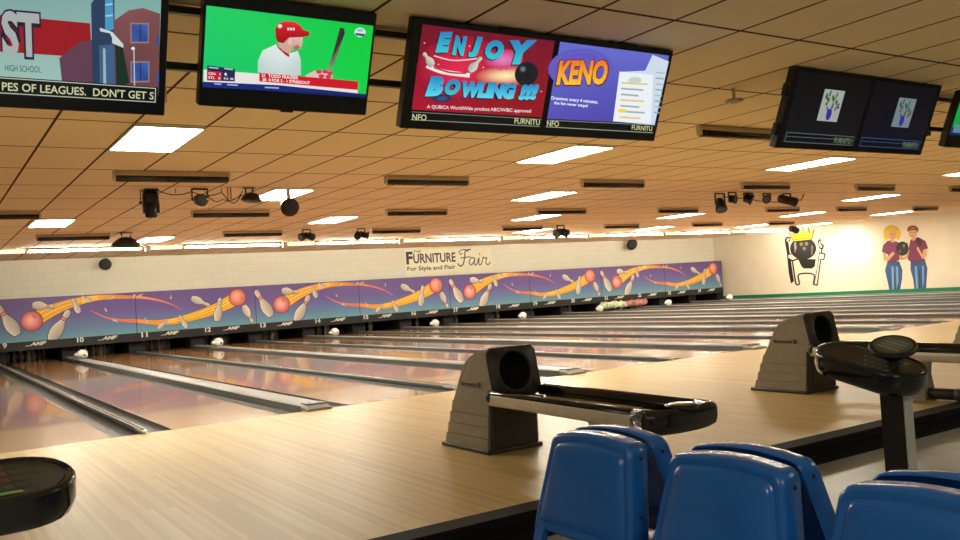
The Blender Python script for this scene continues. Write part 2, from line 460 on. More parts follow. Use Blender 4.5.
for k in range(-1, 15):
    n = lane_no(k); xc = (divx(k-1)+half(k-1)+divx(k)-half(k))/2
    if n in (21, 22): continue
    for dx, dy, w in rows:
        c = pin0 if first else pin0.copy()
        if not first: COL.objects.link(c)
        first = False; c.location = (xc+dx, 18.29+dy, 0)
        tag(c, f'bowling pin under number {NW[n-9]}, {w}', 'bowling pin', 'bowling pins in the dark pits')
xc = (divx(10)+divx(11))/2
c = pin0.copy(); COL.objects.link(c); c.location = (18.15, 17.2, 0); tag(c, 'single white pin standing out front below number 21', 'bowling pin', 'pin out front')

# ------------------------------------------------------------------ masking boards
W, HB = P-.02, 1.15
def bg(A):
    cols = [(92, 66, 128), (98, 84, 150), (92, 122, 165), (104, 158, 172)]
    ys = [HB, HB*.55, HB*.25, 0]
    for i in range(3):
        for j in range(4):
            A.poly([(W*j/4, ys[i+1]), (W*(j+1)/4, ys[i+1]), (W*(j+1)/4, ys[i]), (W*j/4, ys[i])], [cols[i+1], cols[i+1], cols[i], cols[i]], 0)
def curve(pts, n=22):
    pts = np.array(pts, float); t = np.linspace(0, len(pts)-1, n); out = []
    for x in t:
        i = min(int(x), len(pts)-2); f = x-i
        p0, p1, p2, p3 = pts[max(i-1, 0)], pts[i], pts[i+1], pts[min(i+2, len(pts)-1)]
        out.append(tuple(.5*((2*p1)+(-p0+p2)*f+(2*p0-5*p1+4*p2-p3)*f*f+(-p0+3*p1-3*p2+p3)*f**3)))
    return out
def comet(A, pts, w0, w1, ca, cb, l=1):
    c = curve(pts); n = len(c)
    ws = [w0+(w1-w0)*(i/(n-1))**.8 for i in range(n)]
    cl = [tuple(ca[j]+(cb[j]-ca[j])*i/(n-1) for j in range(3)) for i in range(n)]
    A.ribbon(c, [w*1.12 for w in ws], [tuple(x*.62 for x in q) for q in cl], l)
    A.ribbon(c, ws, cl, l+1)
    for off in (-.3, .05, .32):
        A.ribbon(c[:14], [w*.05 for w in ws[:14]], (205, 110, 30), l+2, off=off*20*1)
def U(u, v): return (u*W, v*HB)
def board_l():
    A = Art(.0012); bg(A)
    A.ribbon(curve([U(.66, .62), U(.78, .42), U(.9, .33), U(1., .30)]), [.01+.10*i/21 for i in range(22)], (230, 120, 70), 1)
    c = curve([U(.25, .48), U(.40, .70), U(.55, .84), U(.75, .92), U(1., .88)])
    ws = [.40-.33*(i/21)**.75 for i in range(22)]
    A.ribbon(c, [w*1.14 for w in ws], (150, 90, 40), 1)
    A.ribbon(c, ws, [(245, 190, 40)]*14+[(240-i*4, 180-i*10, 45+i*3) for i in range(8)], 2)
    for f in (-.36, -.18, .02, .2, .36): A.ribbon([(p[0], p[1]+f*w) for p, w in zip(c[1:13], ws[1:13])], .015, (200, 112, 28), 3)
    for f in (-.08, .3): A.ribbon([(p[0], p[1]+f*w) for p, w in zip(c[2:16], ws[2:16])], .022, (255, 225, 110), 3)
    A.ell(*U(.235, .46), .275, .275, (70, 35, 45), 4)
    A.ell(*U(.235, .46), .26, .26, (250, 190, 180), 5, edge=(190, 75, 75), hx=-.15, hy=.15)
    for u, v in ((.245, .58), (.262, .57), (.255, .53)): A.ell(*U(u, v), .017, .017, (60, 25, 35), 6)
    pin_art(A, U(.135, .17), U(.005, .88), 4)
    pin_art(A, U(.245, .83), U(.40, .76), 4, fat=1.25)
    pin_art(A, U(.36, -.02), U(.505, .66), 6)
    pin_art(A, U(.575, .58), U(.535, .93), 5, stripe=False, fat=1.1)
    pin_art(A, U(.67, .84), U(.60, .98), 5, stripe=False)
    for bx, hx in (((.82, .36), (.86, .30)), ((.78, .57), (.765, .66)), ((.84, .93), (.80, .86)), ((1., .95), (.985, .84))):
        pin_art(A, U(*bx), U(*hx), 4, stripe=False, fat=1.2)
    return A
def board_r():
    A = Art(.0012); bg(A)
    A.ribbon(curve([U(0, .88), U(.12, .82), U(.26, .68), U(.36, .50)]), [.08-.07*i/21 for i in range(22)], [(235, 130-i, 75) for i in range(22)], 1)
    c = curve([U(0, .30), U(.16, .22), U(.34, .24), U(.56, .38), U(.72, .54), U(.86, .74)])
    ws = [.10+.30*(i/21)**1.3 for i in range(22)]
    A.ribbon(c, [w*1.14 for w in ws], (150, 90, 40), 1)
    A.ribbon(c, ws, [(240, 140+i*4, 60-i) for i in range(10)]+[(245, 190, 40)]*12, 2)
    for f in (-.36, -.15, .1, .34): A.ribbon([(p[0], p[1]+f*w) for p, w in zip(c[8:21], ws[8:21])], .015, (205, 118, 30), 3)
    for f in (-.02, .26): A.ribbon([(p[0], p[1]+f*w) for p, w in zip(c[6:21], ws[6:21])], .022, (255, 225, 110), 3)
    A.ell(*U(.845, .72), .265, .265, (70, 35, 45), 6)
    A.ell(*U(.845, .72), .25, .25, (250, 180, 160), 7, edge=(195, 85, 70), hx=-.2, hy=.25)
    for u, v in ((.875, .66), (.888, .70), (.868, .74)): A.ell(*U(u, v), .016, .016, (60, 25, 35), 8)
    pin_art(A, U(.165, .06), U(.245, .28), 4, stripe=False)
    pin_art(A, U(.40, .03), U(.345, .36), 4, stripe=False)
    pin_art(A, U(.45, .78), U(.60, .55), 4, stripe=False, fat=1.1)
    pin_art(A, U(.655, .14), U(.695, .74), 5, stripe=False)
    pin_art(A, U(.895, .50), U(.965, .03), 5, fat=1.1)
    pin_art(A, U(.09, .22), U(.06, .36), 5, stripe=False)
    pin_art(A, U(.28, .78), U(.285, .88), 5, stripe=False)
    pin_art(A, U(.02, .88), U(.06, .95), 5, stripe=False)
    return A
plc = lambda u, v, t: (u, -.002-t, v)
protoart = {}
for j in range(-2, 7):
    n = 11+2*j; x = j*P+.01; left = (j % 2 != 0)
    lab = f'purple bowling mural board above lanes {n} and {n+1}, ' + ('ball at its left end' if left else 'ball at its right end')
    if n == 7: lab = 'purple bowling mural board left of the one numbered 9'
    t = thing('masking_board', (x, TH, .565), lab, 'mural board', 'purple mural boards over the pins')
    MB().box(0, W, 0, .07, 0, HB).box(W, W+.018, -.004, .07, -.25, HB).build('backing', 'tvb', t)
    if left not in protoart:
        protoart[left] = (board_l() if left else board_r()).build('picture', 'art', t, plc)
    else:
        c = protoart[left].copy(); COL.objects.link(c); c.parent = t
    st = MB().box(0, W, -.012, .07, -.235, -.002, bev=.004).build('number_strip', 'black', t)
    if n >= 9:
        for q in (0, 1):
            x0 = .10+q*1.78; xa = x0+.60
            A = Art(.001); A.text(str(n+q), x0, -.135, .17 if n+q > 9 else .10, .14, (225, 220, 205), 1, bold=.035)
            A.build('lane_number', 'art', st, lambda u, v, t_: (u, -.013-t_, v))
            A = Art(.001); A.text('AMF', xa+.02, -.125, .42, .10, (225, 220, 205), 1, bold=.06, shear=.4); A.poly([(xa-.10, -.125), (xa+.06, -.125), (xa+.09, -.108), (xa-.03, -.108)], (225, 220, 205), 1)
            A.build('logo', 'art', st, lambda u, v, t_: (u, -.013-t_, v))

# banner on the back wall
t = thing('advertising_banner', (9.0, 17.895, 1.78), 'cream banner with dark lettering hung on the back wall', 'banner')
A = Art(.0015); bw, bh = 3.62, .90
A.rect(0, 0, bw, bh, (240, 233, 200), 0)
A.poly([(2.7, 0), (3.0, 0), (3.62, .62), (3.62, .9), (3.55, .9)], (243, 236, 200), .5)
A.text('F', .06, .40, .26, .44, (18, 18, 40), 1, bold=.04)
A.text('URNITURE', .34, .42, 1.72, .34, (18, 18, 40), 1, bold=.025)
A.text('THE', .36, .80, .32, .08, (18, 18, 40), 1, bold=.02, shear=.3)
A.text('For Style and Flair', .08, .13, 1.95, .19, (18, 18, 40), 1, bold=.02)
scr = [(2.62, .76), (2.50, .84), (2.34, .84), (2.22, .76), (2.28, .68), (2.36, .72)]
A.ribbon(curve(scr), .035, (30, 34, 50), 1)
A.ribbon(curve([(2.72, .84), (2.50, .80), (2.44, .55), (2.36, .32), (2.22, .26), (2.14, .36)]), .05, (30, 34, 50), 1)
A.ribbon([(2.26, .55), (2.70, .58)], .035, (30, 34, 50), 1)
A.ribbon(curve([(2.86, .52), (2.72, .54), (2.62, .38), (2.70, .28), (2.82, .38), (2.88, .53), (2.84, .32), (2.92, .27), (3.0, .40)]), .042, (30, 34, 50), 1)
A.ribbon(curve([(3.0, .40), (3.06, .53), (3.04, .30), (3.12, .28), (3.2, .42)]), .042, (30, 34, 50), 1)
A.ell(3.10, .66, .03, .03, (30, 34, 50), 1)
A.ribbon(curve([(3.2, .42), (3.24, .55), (3.30, .50), (3.40, .52), (3.34, .34), (3.44, .26), (3.54, .36)]), .042, (30, 34, 50), 1)
MB().box(0, bw, -.004, .005, 0, bh).build('banner_cloth', 'white', t)
A.build('print', 'vinyl', t, lambda u, v, l_: (u, -.005-l_, v))

# ------------------------------------------------------------------ ceiling lamps
def lampset(spots):
    pr = None
    for x, y, lab in spots:
        if pr is None:
            pr = thing('ceiling_light', (x, y, H), lab, 'ceiling light', 'fluorescent panels in the ceiling')
            f = MB()
            for a in ((-.305, .305, -.62, -.60), (-.305, .305, .60, .62), (-.305, -.29, -.60, .60), (.29, .305, -.60, .60)): f.box(*a, -.022, 0)
            f.build('frame', 'white', pr)
            MB().box(-.29, .29, -.60, .60, -.016, -.001).build('diffuser', 'lampglow', pr)
        else: dup(pr, (x, y, H), lab)
LR = {-.18: [-3.235, 1.66, 6.54, 11.7], 3.82: [-.56, 4.38, 14.36], 7.7: [-3.2, 1.96, 7.1, 11.88, 16.95, 21.57], 11.6: [-.65, 9.88, 14.75, 19.5, 22.9]}
rn = ['row over the foul line', 'second row from the foul line', 'third row from the foul line', 'farthest row']
spots = []
for i, (y, xs) in enumerate(LR.items()):
    for j, x in enumerate(xs): spots.append((x, y, f'lit white ceiling panel, {ORD[j]} from the left in the {rn[i]}'))
lampset(spots)
# unseen fill panels over the seats, added to light the blue chairs
pr = None
for x, y, lab in ((-6.9, -7.4, 'added unseen fill panel over the seats, left of the camera'), (-4.3, -10.0, 'added unseen fill panel over the seats, behind the camera'), (2.2, -8.2, 'added unseen fill panel over the seats, far right of the camera')):
    if pr is None:
        pr = thing('seating_fill_light', (x, y, H), lab, 'ceiling light', 'added fill panels over the seats')
        MB().box(-.30, .30, -.61, .61, -.022, 0).build('frame', 'white', pr)
        MB().box(-.285, .285, -.595, .595, -.028, -.022).build('diffuser', 'lampfill', pr)
    else: dup(pr, (x, y, H), lab)

# dark tube fixtures
def tubes(rowsd):
    pr = None
    rn = ['row over the approach', 'row past the foul line', 'row halfway down the lanes', 'row farthest down the lanes']
    for i, (y, xs) in enumerate(rowsd):
        for j, x in enumerate(xs):
            lab = f'dark ceiling tube, {ORD[j]} from left in the {rn[i]}'
            if pr is None:
                pr = thing('tube_fixture', (x, y, H), lab, 'tube light', 'dark tube fixtures on the ceiling')
                MB().box(-.64, .64, -.045, .045, -.055, -.0, bev=.008).build('housing', 'tan', pr)
                g = MB()
                R90 = Matrix.Rotation(PI/2, 4, 'Y')
                g.lathe([(.034, -.645), (.041, -.635), (.041, .635), (.034, .645)], 16, o=(0, 0, -.085), mtx=R90)
                g.build('tube', 'tube', pr)
                for sg in (-1, 1):
                    MB().box(sg*.655-.012, sg*.655+.012, -.034, .034, -.112, -.001, bev=.006).build('end_cap', 'tan', pr)
            else: dup(pr, (x, y, H), lab)
tubes([(-2.1, [-4.25, -.82, 2.66, 5.35]), (1.85, [-2.58, .86, 4.29, 8.02, 11.45, 14.95]), (5.9, [-4.22, -.66, 2.92, 6.44, 9.92, 13.73, 16.7, 20.35]), (10., [-2.53, 1.07, 4.6, 8.36, 11.87, 15.42, 18.96])])

# strip lights with valance along the back
pr = None
for j, k in enumerate(range(-1, 7)):
    x = -.42+3.5*k
    lab = f'long strip light on a brown reflector by the back wall, {ORD[j]} from left'
    if pr is None:
        pr = thing('strip_light', (x, 13.6, H), lab, 'strip light', 'strip lights along the back wall')
        MB().box(.92, 3.42, -.10, .10, -.03, -.0, bev=.004).box(.92, 3.42, -.05, .05, -.05, -.028, bev=.004).build('reflector', 'brown', pr)
        R90 = Matrix.Rotation(PI/2, 4, 'Y')
        MB().lathe([(.012, .95), (.019, .96), (.019, 3.38), (.012, 3.39)], 12, o=(0, -.005, -.072), mtx=R90).build('tube', 'striplight', pr)
        MB().box(-.02, .11, -.05, .05, -.15, -.0, bev=.006).build('end_box', 'white', pr)
        MB().box(.10, .86, -.04, .04, -.105, -.02, bev=.01).box(.2, .24, -.02, .02, -.03, 0).box(.7, .74, -.02, .02, -.03, 0).build('bare_lamp', 'creamlight', pr)
        MB().lathe([(.03, 0), (.045, -.02), (.03, -.05)], 10, o=(.89, 0, -.06)).box(.88, .90, -.01, .01, -.07, 0).build('socket', 'white', pr)
    else: dup(pr, (x, 13.6, H), lab)

# ------------------------------------------------------------------ stage lights on the ceiling
def yoke(mb, x, y, zc, w, drop, mi=0):
    mb.box(x-w, x+w, y-.02, y+.02, H-.03-0, H, mi)
    for sg in (-1, 1): mb.box(x+sg*w-.008, x+sg*w+.008, y-.015, y+.015, zc, H-.01, mi)
def rotto(d):
    return Vector((0, 0, 1)).rotation_difference(Vector(d).normalized()).to_matrix().to_4x4()
def spot(x, y, z, d, r, L, lab, name='spotlight', cone=False, m='black'):
    t = thing(name, (x, y, H), lab, 'spotlight', None)
    yk = MB(); w = r+.02
    yk.box(-w, w, -.018, .018, -.022, 0)
    for sg in (-1, 1): yk.box(sg*w-.007, sg*w+.007, -.014, .014, z-H-.01, -.008)
    yk.build('yoke', 'black', t)
    R = rotto(d); o = (0, 0, z-H)
    b = MB()
    if cone: b.lathe([(r*.35, -L*.5), (r*.62, -L*.42), (r*.75, -L*.05), (r*1.0, L*.32), (r*1.02, L*.5)], 20, o=o, mtx=R)
    else: b.lathe([(r*.55, -L*.5), (r*.9, -L*.42), (r*.9, L*.30), (r, L*.32), (r, L*.5)], 20, o=o, mtx=R)
    b.build('lamp_body', m, t)
    fr = MB(); fr.lathe([(r*.86, L*.5), (r*.86, L*.515), (r*.5, L*.53)], 20, o=o, mtx=R); fr.build('lens', 'lens', t)
    return t
# left cluster
t = thing('moving_head_light', (-2.51, 3.40, H), 'tall black moving-head stage light hanging near the left ceiling panel', 'stage light')
MB().box(-.09, .09, -.09, .09, -.03, 0).box(-.10, .10, -.08, .08, -.2, -.03, bev=.04).build('base', 'black', t)
a = MB()
for sg in (-1, 1): a.box(sg*.085-.02, sg*.085+.02, -.045, .045, -.32, -.16, bev=.008)
a.box(-.10, .10, -.04, .04, -.205, -.185)
a.build('yoke', 'black', t)
MB().lathe([(.05, .11), (.075, .09), (.080, -.02), (.074, -.08), (.06, -.088)], 18, o=(0, 0, -.29), mtx=Matrix.Rotation(.15, 4, 'X')).build('lamp_body', 'black', t)
a = MB(); a.tube([(-.12, 0, -.01), (-.13, 0, -.12), (-.12, 0, -.18)], .006); a.box(-.145, -.12, -.02, .02, -.2, -.16); a.build('clamp', 'black', t)
t = spot(-1.90, 3.25, 2.60, (.1, -1, -.15), .085, .14, 'short round black spotlight with blue vents facing the bowlers, beside the moving-head light')
a = MB()
for q in range(4):
    an = q*PI/2+PI/4
    a.box(-.004, .004, -.075, -.071, 0, .06, 0, mtx=Matrix.Translation((.0, -.0, -.16)) @ Matrix.Rotation(an, 4, 'Y'))
M['vent'] = mat('vent_blue', (.04, .14, .38), .4, noise=.1)
a.build('vent', 'vent', t)
t = thing('dome_light', (-1.25, 3.15, H), 'low black dome-shaped effect light hung left of the second-row ceiling panel', 'effect light')
a = MB()
for sg in (-1, 1): a.box(sg*.05-.008, sg*.05+.008, -.012, .012, -.10, 0)
a.box(-.09, .09, -.02, .02, -.012, 0); a.build('bracket', 'black', t)
MB().lathe([(.07, .06), (.10, .045), (.135, -.01), (.145, -.04), (.12, -.055), (.03, -.06)], 22, o=(.03, 0, -.14), mtx=Matrix.Rotation(.12, 4, 'Y')).build('dome', 'black', t)
t = thing('round_speaker', (-.74, 2.99, H), 'round black ceiling speaker on a white bracket below a lit panel', 'speaker')
MB().box(-.02, .02, -.01, .04, -.22, 0).box(-.05, .05, -.02, .06, -.012, 0).build('bracket', 'white', t)
R = rotto((-.15, -1, -.35))
MB().lathe([(.06, -.09), (.11, -.07), (.125, .0), (.13, .03), (.11, .04)], 26, o=(0, 0, -.29), mtx=R).build('cabinet', 'black', t)
MB().lathe([(.115, .038), (.115, .046), (.05, .056), (.01, .058)], 26, o=(0, 0, -.29), mtx=R).build('grille', 'mesh', t)
# cable swags with two brass clips
a = MB()
def swag(p, q, d, n=10):
    return [(p[0]+(q[0]-p[0])*i/n, p[1]+(q[1]-p[1])*i/n, p[2]+(q[2]-p[2])*i/n - d*4*(i/n)*(1-i/n)) for i in range(n+1)]
a.tube(swag((-2.42, 3.35, 2.74), (-2.0, 3.3, 2.72), .05)+swag((-1.98, 3.3, 2.72), (-1.62, 3.2, 2.70), .05)[1:]+swag((-1.6, 3.2, 2.70), (-1.34, 3.15, 2.72), .16)[1:], .007, 6)
a.tube(swag((-1.84, 3.25, 2.74), (-1.62, 3.2, 2.6), .08)+swag((-1.6, 3.2, 2.6), (-1.36, 3.15, 2.68), .05)[1:], .006, 6)
for p in ((-2.2, 3.32), (-1.62, 3.2)): a.tube([(p[0], p[1], 2.70), (p[0], p[1], 2.76)], .006, 6)
tag(a.build('power_cable', 'black'), 'black cable looping between the left cluster of stage lights', 'cable')
for i, x in enumerate((-1.56, -1.52)):
    tag(MB().box(x-.008, x+.008, 3.1, 3.12, H-.14, H).lathe([(.006, 0), (.012, -.015), (.004, -.03)], 8, o=(x, 3.11, H-.14)).build('cable_hook', 'brass'), ('left' if i == 0 else 'right')+' one of two small brass hooks hanging among the stage-light cables', 'hook', 'brass hooks')
# further fixtures
t = thing('dome_light', (-1.58, 9.9, H), 'large black bell-shaped effect light hung low near the far left strip lights', 'effect light')
a = MB()
for sg in (-1, 1): a.tube([(sg*.10, 0, 0), (sg*.08, 0, -.06), (sg*.10, 0, -.12)], .012)
a.box(-.13, .13, -.02, .02, -.012, 0); a.build('bracket', 'black', t)
MB().lathe([(.10, .08), (.16, .05), (.25, -.03), (.29, -.09), (.24, -.12), (.05, -.13)], 26, o=(0, 0, -.18), mtx=Matrix.Rotation(.06, 4, 'Y')).build('dome', 'black', t)
def speaker(x, z, r, lab):
    t = thing('wall_speaker', (x, 17.9, z), lab, 'speaker')
    MB().box(-.04, .04, -.25, 0, .1, .14).box(-.06, .06, -.02, 0, .02, .2).build('bracket', 'white', t)
    Rm = rotto((-.2, -1, -.5))
    MB().lathe([(r*.5, -.1), (r*.85, -.07), (r, .04), (r*.9, .06)], 22, o=(0, -.32, 0), mtx=Rm).build('cabinet', 'black', t)
    MB().lathe([(r*.86, .055), (r*.86, .065), (r*.3, .085)], 22, o=(0, -.32, 0), mtx=Rm).build('grille', 'mesh', t)
speaker(-.68, 2.56, .17, 'small round black speaker on the back wall above the left mural boards')
speaker(19.3, 2.58, .24, 'oval black speaker on the back wall above the right mural boards')
def lampcluster(x, y, lab, flip=1, s=1.):
    t = thing('twin_spotlight', (x, y, H), lab, 'spotlight', None)
    MB().box(-.09*s, .09*s, -.02, .02, -.02, 0).box(-.1*s, -.08*s, -.015, .015, -.14*s, 0).box(.08*s, .1*s, -.015, .015, -.14*s, 0).build('bracket', 'black', t)
    MB().lathe([(.05*s, -.1*s), (.07*s, -.08*s), (.07*s, .06*s), (.09*s, .08*s), (.09*s, .12*s)], 16, o=(-.06*s*flip, 0, -.15*s), mtx=rotto((-1*flip, -.5, -.3))).build('lamp_body', 'black', t)
    MB().lathe([(.06*s, -.08*s), (.08*s, -.06*s), (.085*s, .08*s), (.05*s, .1*s)], 16, o=(.09*s*flip, 0, -.16*s), mtx=rotto((.6*flip, -1, -.5))).build('lamp_body', 'black', t)
    MB().lathe([(.075*s, .121*s), (.04*s, .13*s)], 16, o=(-.06*s*flip, 0, -.15*s), mtx=rotto((-1*flip, -.5, -.3)), ).build('lens', 'lens', t)
lampcluster(2.27, 9.9, 'black twin spotlight on the ceiling, left of the two near the middle strip lights')
lampcluster(3.62, 9.9, 'black twin spotlight on the ceiling, right of the two near the middle strip lights', -1)
lampcluster(9.65, 10.0, 'black twin spotlight on the ceiling right of the banner', 1, 1.35)
spot(8.42, 3.30, 2.53, (-.35, -.5, -1), .115, .28, 'longest hanging black spotlight, first from left in the right cluster', cone=True)
spot(8.62, 3.15, 2.62, (.3, -1, -.2), .09, .14, 'small black spotlight, second from left in the right cluster')
spot(9.18, 3.22, 2.64, (.6, -.8, -.5), .11, .18, 'round black spotlight, third from left in the right cluster')
spot(9.80, 3.25, 2.64, (-.9, -.5, -.3), .085, .2, 'small sideways black spotlight, fourth from left in the right cluster')
spot(10.45, 3.25, 2.61, (.9, -.5, -.3), .10, .40, 'long sideways black spotlight, rightmost of the right cluster')
a = MB(); a.tube(swag((8.5, 3.3, 2.70), (9.1, 3.2, 2.66), .03)+swag((9.2, 3.2, 2.66), (9.75, 3.25, 2.62), .05)[1:]+swag((9.8, 3.25, 2.6), (10.4, 3.25, 2.62), .04)[1:]+[(11.0, 3.3, 2.62), (11.1, 3.3, 2.76)], .01, 6)
tag(a.build('power_cable', 'black'), 'black cable joining the right cluster of spotlights', 'cable')
spot(22.3, 12.05, 2.62, (1, -.15, -.28), .13, .34, 'black spotlight by the right wall above the painted crown')
t = thing('ceiling_sensor', (.93, -3.5, H), 'small round grey disc hanging from the ceiling left of the right-hand screens', 'ceiling disc')
MB().lathe([(.015, 0), (.015, -.09)], 10).build('stem', 'tan', t)
MB().lathe([(.03, -.09), (.075, -.10), (.08, -.115), (.04, -.13)], 20).build('disc', 'tan', t)
t = thing('ceiling_speaker', (-.20, -5.95, H), 'dark round ceiling fixture at the top right corner', 'ceiling fixture')
MB().lathe([(.17, 0), (.17, -.015), (.13, -.03), (.12, -.05)], 24).build('rim', 'hoodd', t)
MB().lathe([(.11, -.05), (.11, -.09), (.05, -.12)], 24).build('shade', 'black', t)

# ------------------------------------------------------------------ overhead screens
TILT = .40
def rail(x0, x1, z, lab):
    m = MB(); m.box(x0, x1, -3.965, -3.925, z-.02, z+.02, bev=.004)
    return tag(m.build('mounting_rail', 'black'), lab, 'rail', 'black rails carrying the screens')
for z, w in ((2.725, 'upper'), (2.42, 'lower')):
    rail(-6.6, -2.4, z, f'{w} black mounting rail behind the left-hand screens')
    rail(2.4, 5.2, z, f'{w} black mounting rail behind the right-hand screens')
for i, x in enumerate((-5.9, -3.45, -2.5, 2.6, 3.25, 5.0)):
    m = MB(); m.box(x-.02, x+.02, -3.925, -3.885, 2.36, H)
    w = ['far left, out past the screens', 'behind the baseball television', 'left behind the twin scoring screens', 'behind the dim twin screens', 'beside the cut-off green screen', 'far right behind the green screen'][i]
    tag(m.build('rail_hanger', 'black'), 'black upright hanger for the screen rails, '+w, 'hanger', 'screen rail hangers')
def tvframe(t, w, h, chin, bez, d=.07):
    MB().box(-w/2, w/2, 0, d, 0, h, bev=.008).box(-w/2+.06, w/2-.06, d-.002, d+.04, .08, h-.1, bev=.01).build('housing', 'tvb', t)
plt = lambda u, v, l_: (u, -.0015-l_, v)
def mount(t, xs):
    m = MB()
    for x in xs: m.box(x-.02, x+.02, .06, .115, .2, .42)
    m.build('wall_bracket', 'black', t)
def tv(x, lab, w, h, cat='screen'):
    t = thing('overhead_television', (x, -4.0, 2.14), lab, 'television', None, rot=(TILT, 0, 0))
    return t
def quad(u0, v0, u1, v1): return [(u0, v1), (u1, v1), (u1, v0), (u0, v0)]
DARK = (9, 10, 14)
LT = (200, 205, 150)

# pair A (only its right half is in view)
HH = .655
ta = tv(-5.115, 'twin screen in the top left corner showing a brick school advert', 2.11, HH)
tvframe(ta, 2.11, HH, 0, 0)
for side in (0, 1):
    A = Art(.0006); u0 = -1.02 if side == 0 else .03; u1 = u0+.985; v0, v1 = .062, HH-.03
    A.rect(u0, v0, u1, v1, DARK, 0)
    if side == 1:
        B = Art(.0006); f = homog([(-250, -95), (640, -29), (622, 402), (-258, 330)], quad(u0, v0, u1, v1))
        B.poly([(-250, -95), (640, -29), (626, 350), (-256, 300)], [(110, 150, 150), (120, 165, 160), (160, 195, 185), (150, 185, 175)], 1)
        B.poly([(-250, 60), (340, 100), (345, 225), (-252, 185)], (150, 22, 32), 2)
        B.poly([(215, 225), (300, 165), (345, 160), (350, 340), (225, 330)], (95, 60, 80), 3)
        B.poly([(345, 30), (395, -30), (400, -45), (440, -43), (440, 340), (345, 335)], (40, 60, 90), 4)
        B.poly([(402, -20), (432, -42), (436, 120), (400, 130)], (70, 150, 190), 5)
        B.poly([(375, 180), (435, 175), (440, 340), (375, 335)], (60, 95, 130), 5)
        B.poly([(390, 190), (400, 190), (402, 335), (390, 335)], (150, 180, 190), 6)
        for yy in (30, 70): B.poly([(402, yy), (432, yy-4), (432, yy+2), (402, yy+6)], (160, 200, 215), 6)
        B.poly([(435, 90), (500, 50), (560, 40), (634, 60), (628, 350), (440, 340)], [(120, 72, 78), (130, 80, 82), (140, 88, 85), (120, 75, 75), (110, 66, 70), (90, 58, 66)], 4)
        B.poly([(440, 160), (470, 170), (500, 320), (445, 335)], (25, 45, 35), 5)
        for a_, b_ in (((510, 100), (580, 165)), ((510, 243), (582, 312))):
            B.poly([(a_[0]-5, a_[1]-5), (b_[0]+5, a_[1]-5), (b_[0]+5, b_[1]+6), (a_[0]-5, b_[1]+6)], (150, 120, 115), 5)
            B.poly([a_, (b_[0], a_[1]), b_, (a_[0], b_[1])], [(50, 80, 150), (60, 100, 180), (45, 70, 140), (60, 90, 160)], 6)
            B.poly([(545, a_[1]), (549, a_[1]), (549, b_[1]), (545, b_[1])], (25, 35, 80), 7)
        for yy in (140, 282): B.poly([(617, yy), (630, yy), (630, yy+38), (617, yy+36)], (50, 80, 140), 6)
        B.poly([(378, 115), (430, 130), (475, 175), (475, 188), (428, 170), (440, 175), (420, 135), (380, 128)], (200, 210, 210), 7)
        B.poly([(517, 190), (522, 190), (524, 330), (519, 330)], (190, 190, 190), 8); B.ell(516, 190, 8, 6, (230, 230, 220), 8)
        B.poly([(225, 318), (440, 330), (628, 348), (628, 372), (225, 340)], (45, 75, 70), 5)
        for q in (520, 545, 575, 600): B.ell(q, 343, 14, 10, (60, 110, 60), 6)
        B.text('ST', -4, 225, 152, -172, (30, 28, 50), 9, bold=.10, slope=.06)
        B.text('ST', 2, 216, 140, -156, (165, 170, 170), 10, bold=.04, slope=.06)
        B.text('HIGH SCHOOL', 8, 268, 135, -22, (40, 60, 70), 9, slope=.06)
        B.warp(f)
        A.v += [(p[0], p[1], p[2]) for p in B.v]; n0 = len(A.c); A.c += B.c; A.f += [[i+n0 for i in q] for q in B.f]
        A.rect(u0, v0, u1, v0+.085, (12, 16, 14), 9)
        A.rect(u0, v0+.006, u1-.01, v0+.010, (190, 195, 180), 10); A.rect(u0, v0+.076, u1-.01, v0+.080, (190, 195, 180), 10); A.rect(u1-.014, v0+.006, u1-.010, v0+.08, (190, 195, 180), 10)
        A.text('PES OF LEAGUES.  DON\'T GET S', u0+.285, v0+.02, .68, .04, (200, 205, 160), 10, bold=.012)
    A.build('screen', 'screen', ta, plt)
mount(ta, (-.5, .5))
MB().box(1.0, 1.06, .06, .13, .12, .2, bev=.01).build('bracket_knob', 'tan', ta)

# baseball TV
tb = tv(-3.385, 'television showing a batter in a red helmet on a green background', .975, .60)
tb.location = (-3.395, -4.0, 2.205)
tvframe(tb, .975, .585, .1, .02)
A = Art(.0006); u0, u1, v0, v1 = -.475, .470, .122, .515
B = Art(.0006); f = homog([(100, 38), (780, 115), (750, 383), (80, 345)], quad(u0, v0, u1, v1))
B.poly([(100, 38), (780, 115), (750, 383), (80, 345)], [(30, 205, 100), (10, 200, 60), (15, 205, 70), (20, 195, 110)], 0)
B.poly([(310, 300), (312, 255), (330, 215), (385, 190), (440, 225), (475, 215), (487, 250), (487, 310), (400, 318)], [(185, 210, 205), (190, 215, 210), (215, 230, 225), (225, 235, 230), (220, 230, 228), (215, 228, 225), (200, 215, 212), (190, 205, 205), (195, 210, 208)], 1)
B.poly([(385, 190), (395, 205), (425, 232), (440, 240), (440, 228), (415, 212)], (190, 25, 45), 2)
B.poly([(390, 180), (440, 165), (455, 200), (440, 228), (410, 212)], (205, 165, 150), 2)
B.poly([(430, 160), (495, 160), (494, 185), (485, 208), (455, 212), (440, 195)], [(215, 175, 160), (225, 190, 175), (222, 185, 170), (205, 165, 150), (190, 150, 140), (205, 165, 150)], 3)
B.poly([(455, 200), (472, 190), (485, 200), (478, 210), (460, 212)], (160, 118, 105), 4)
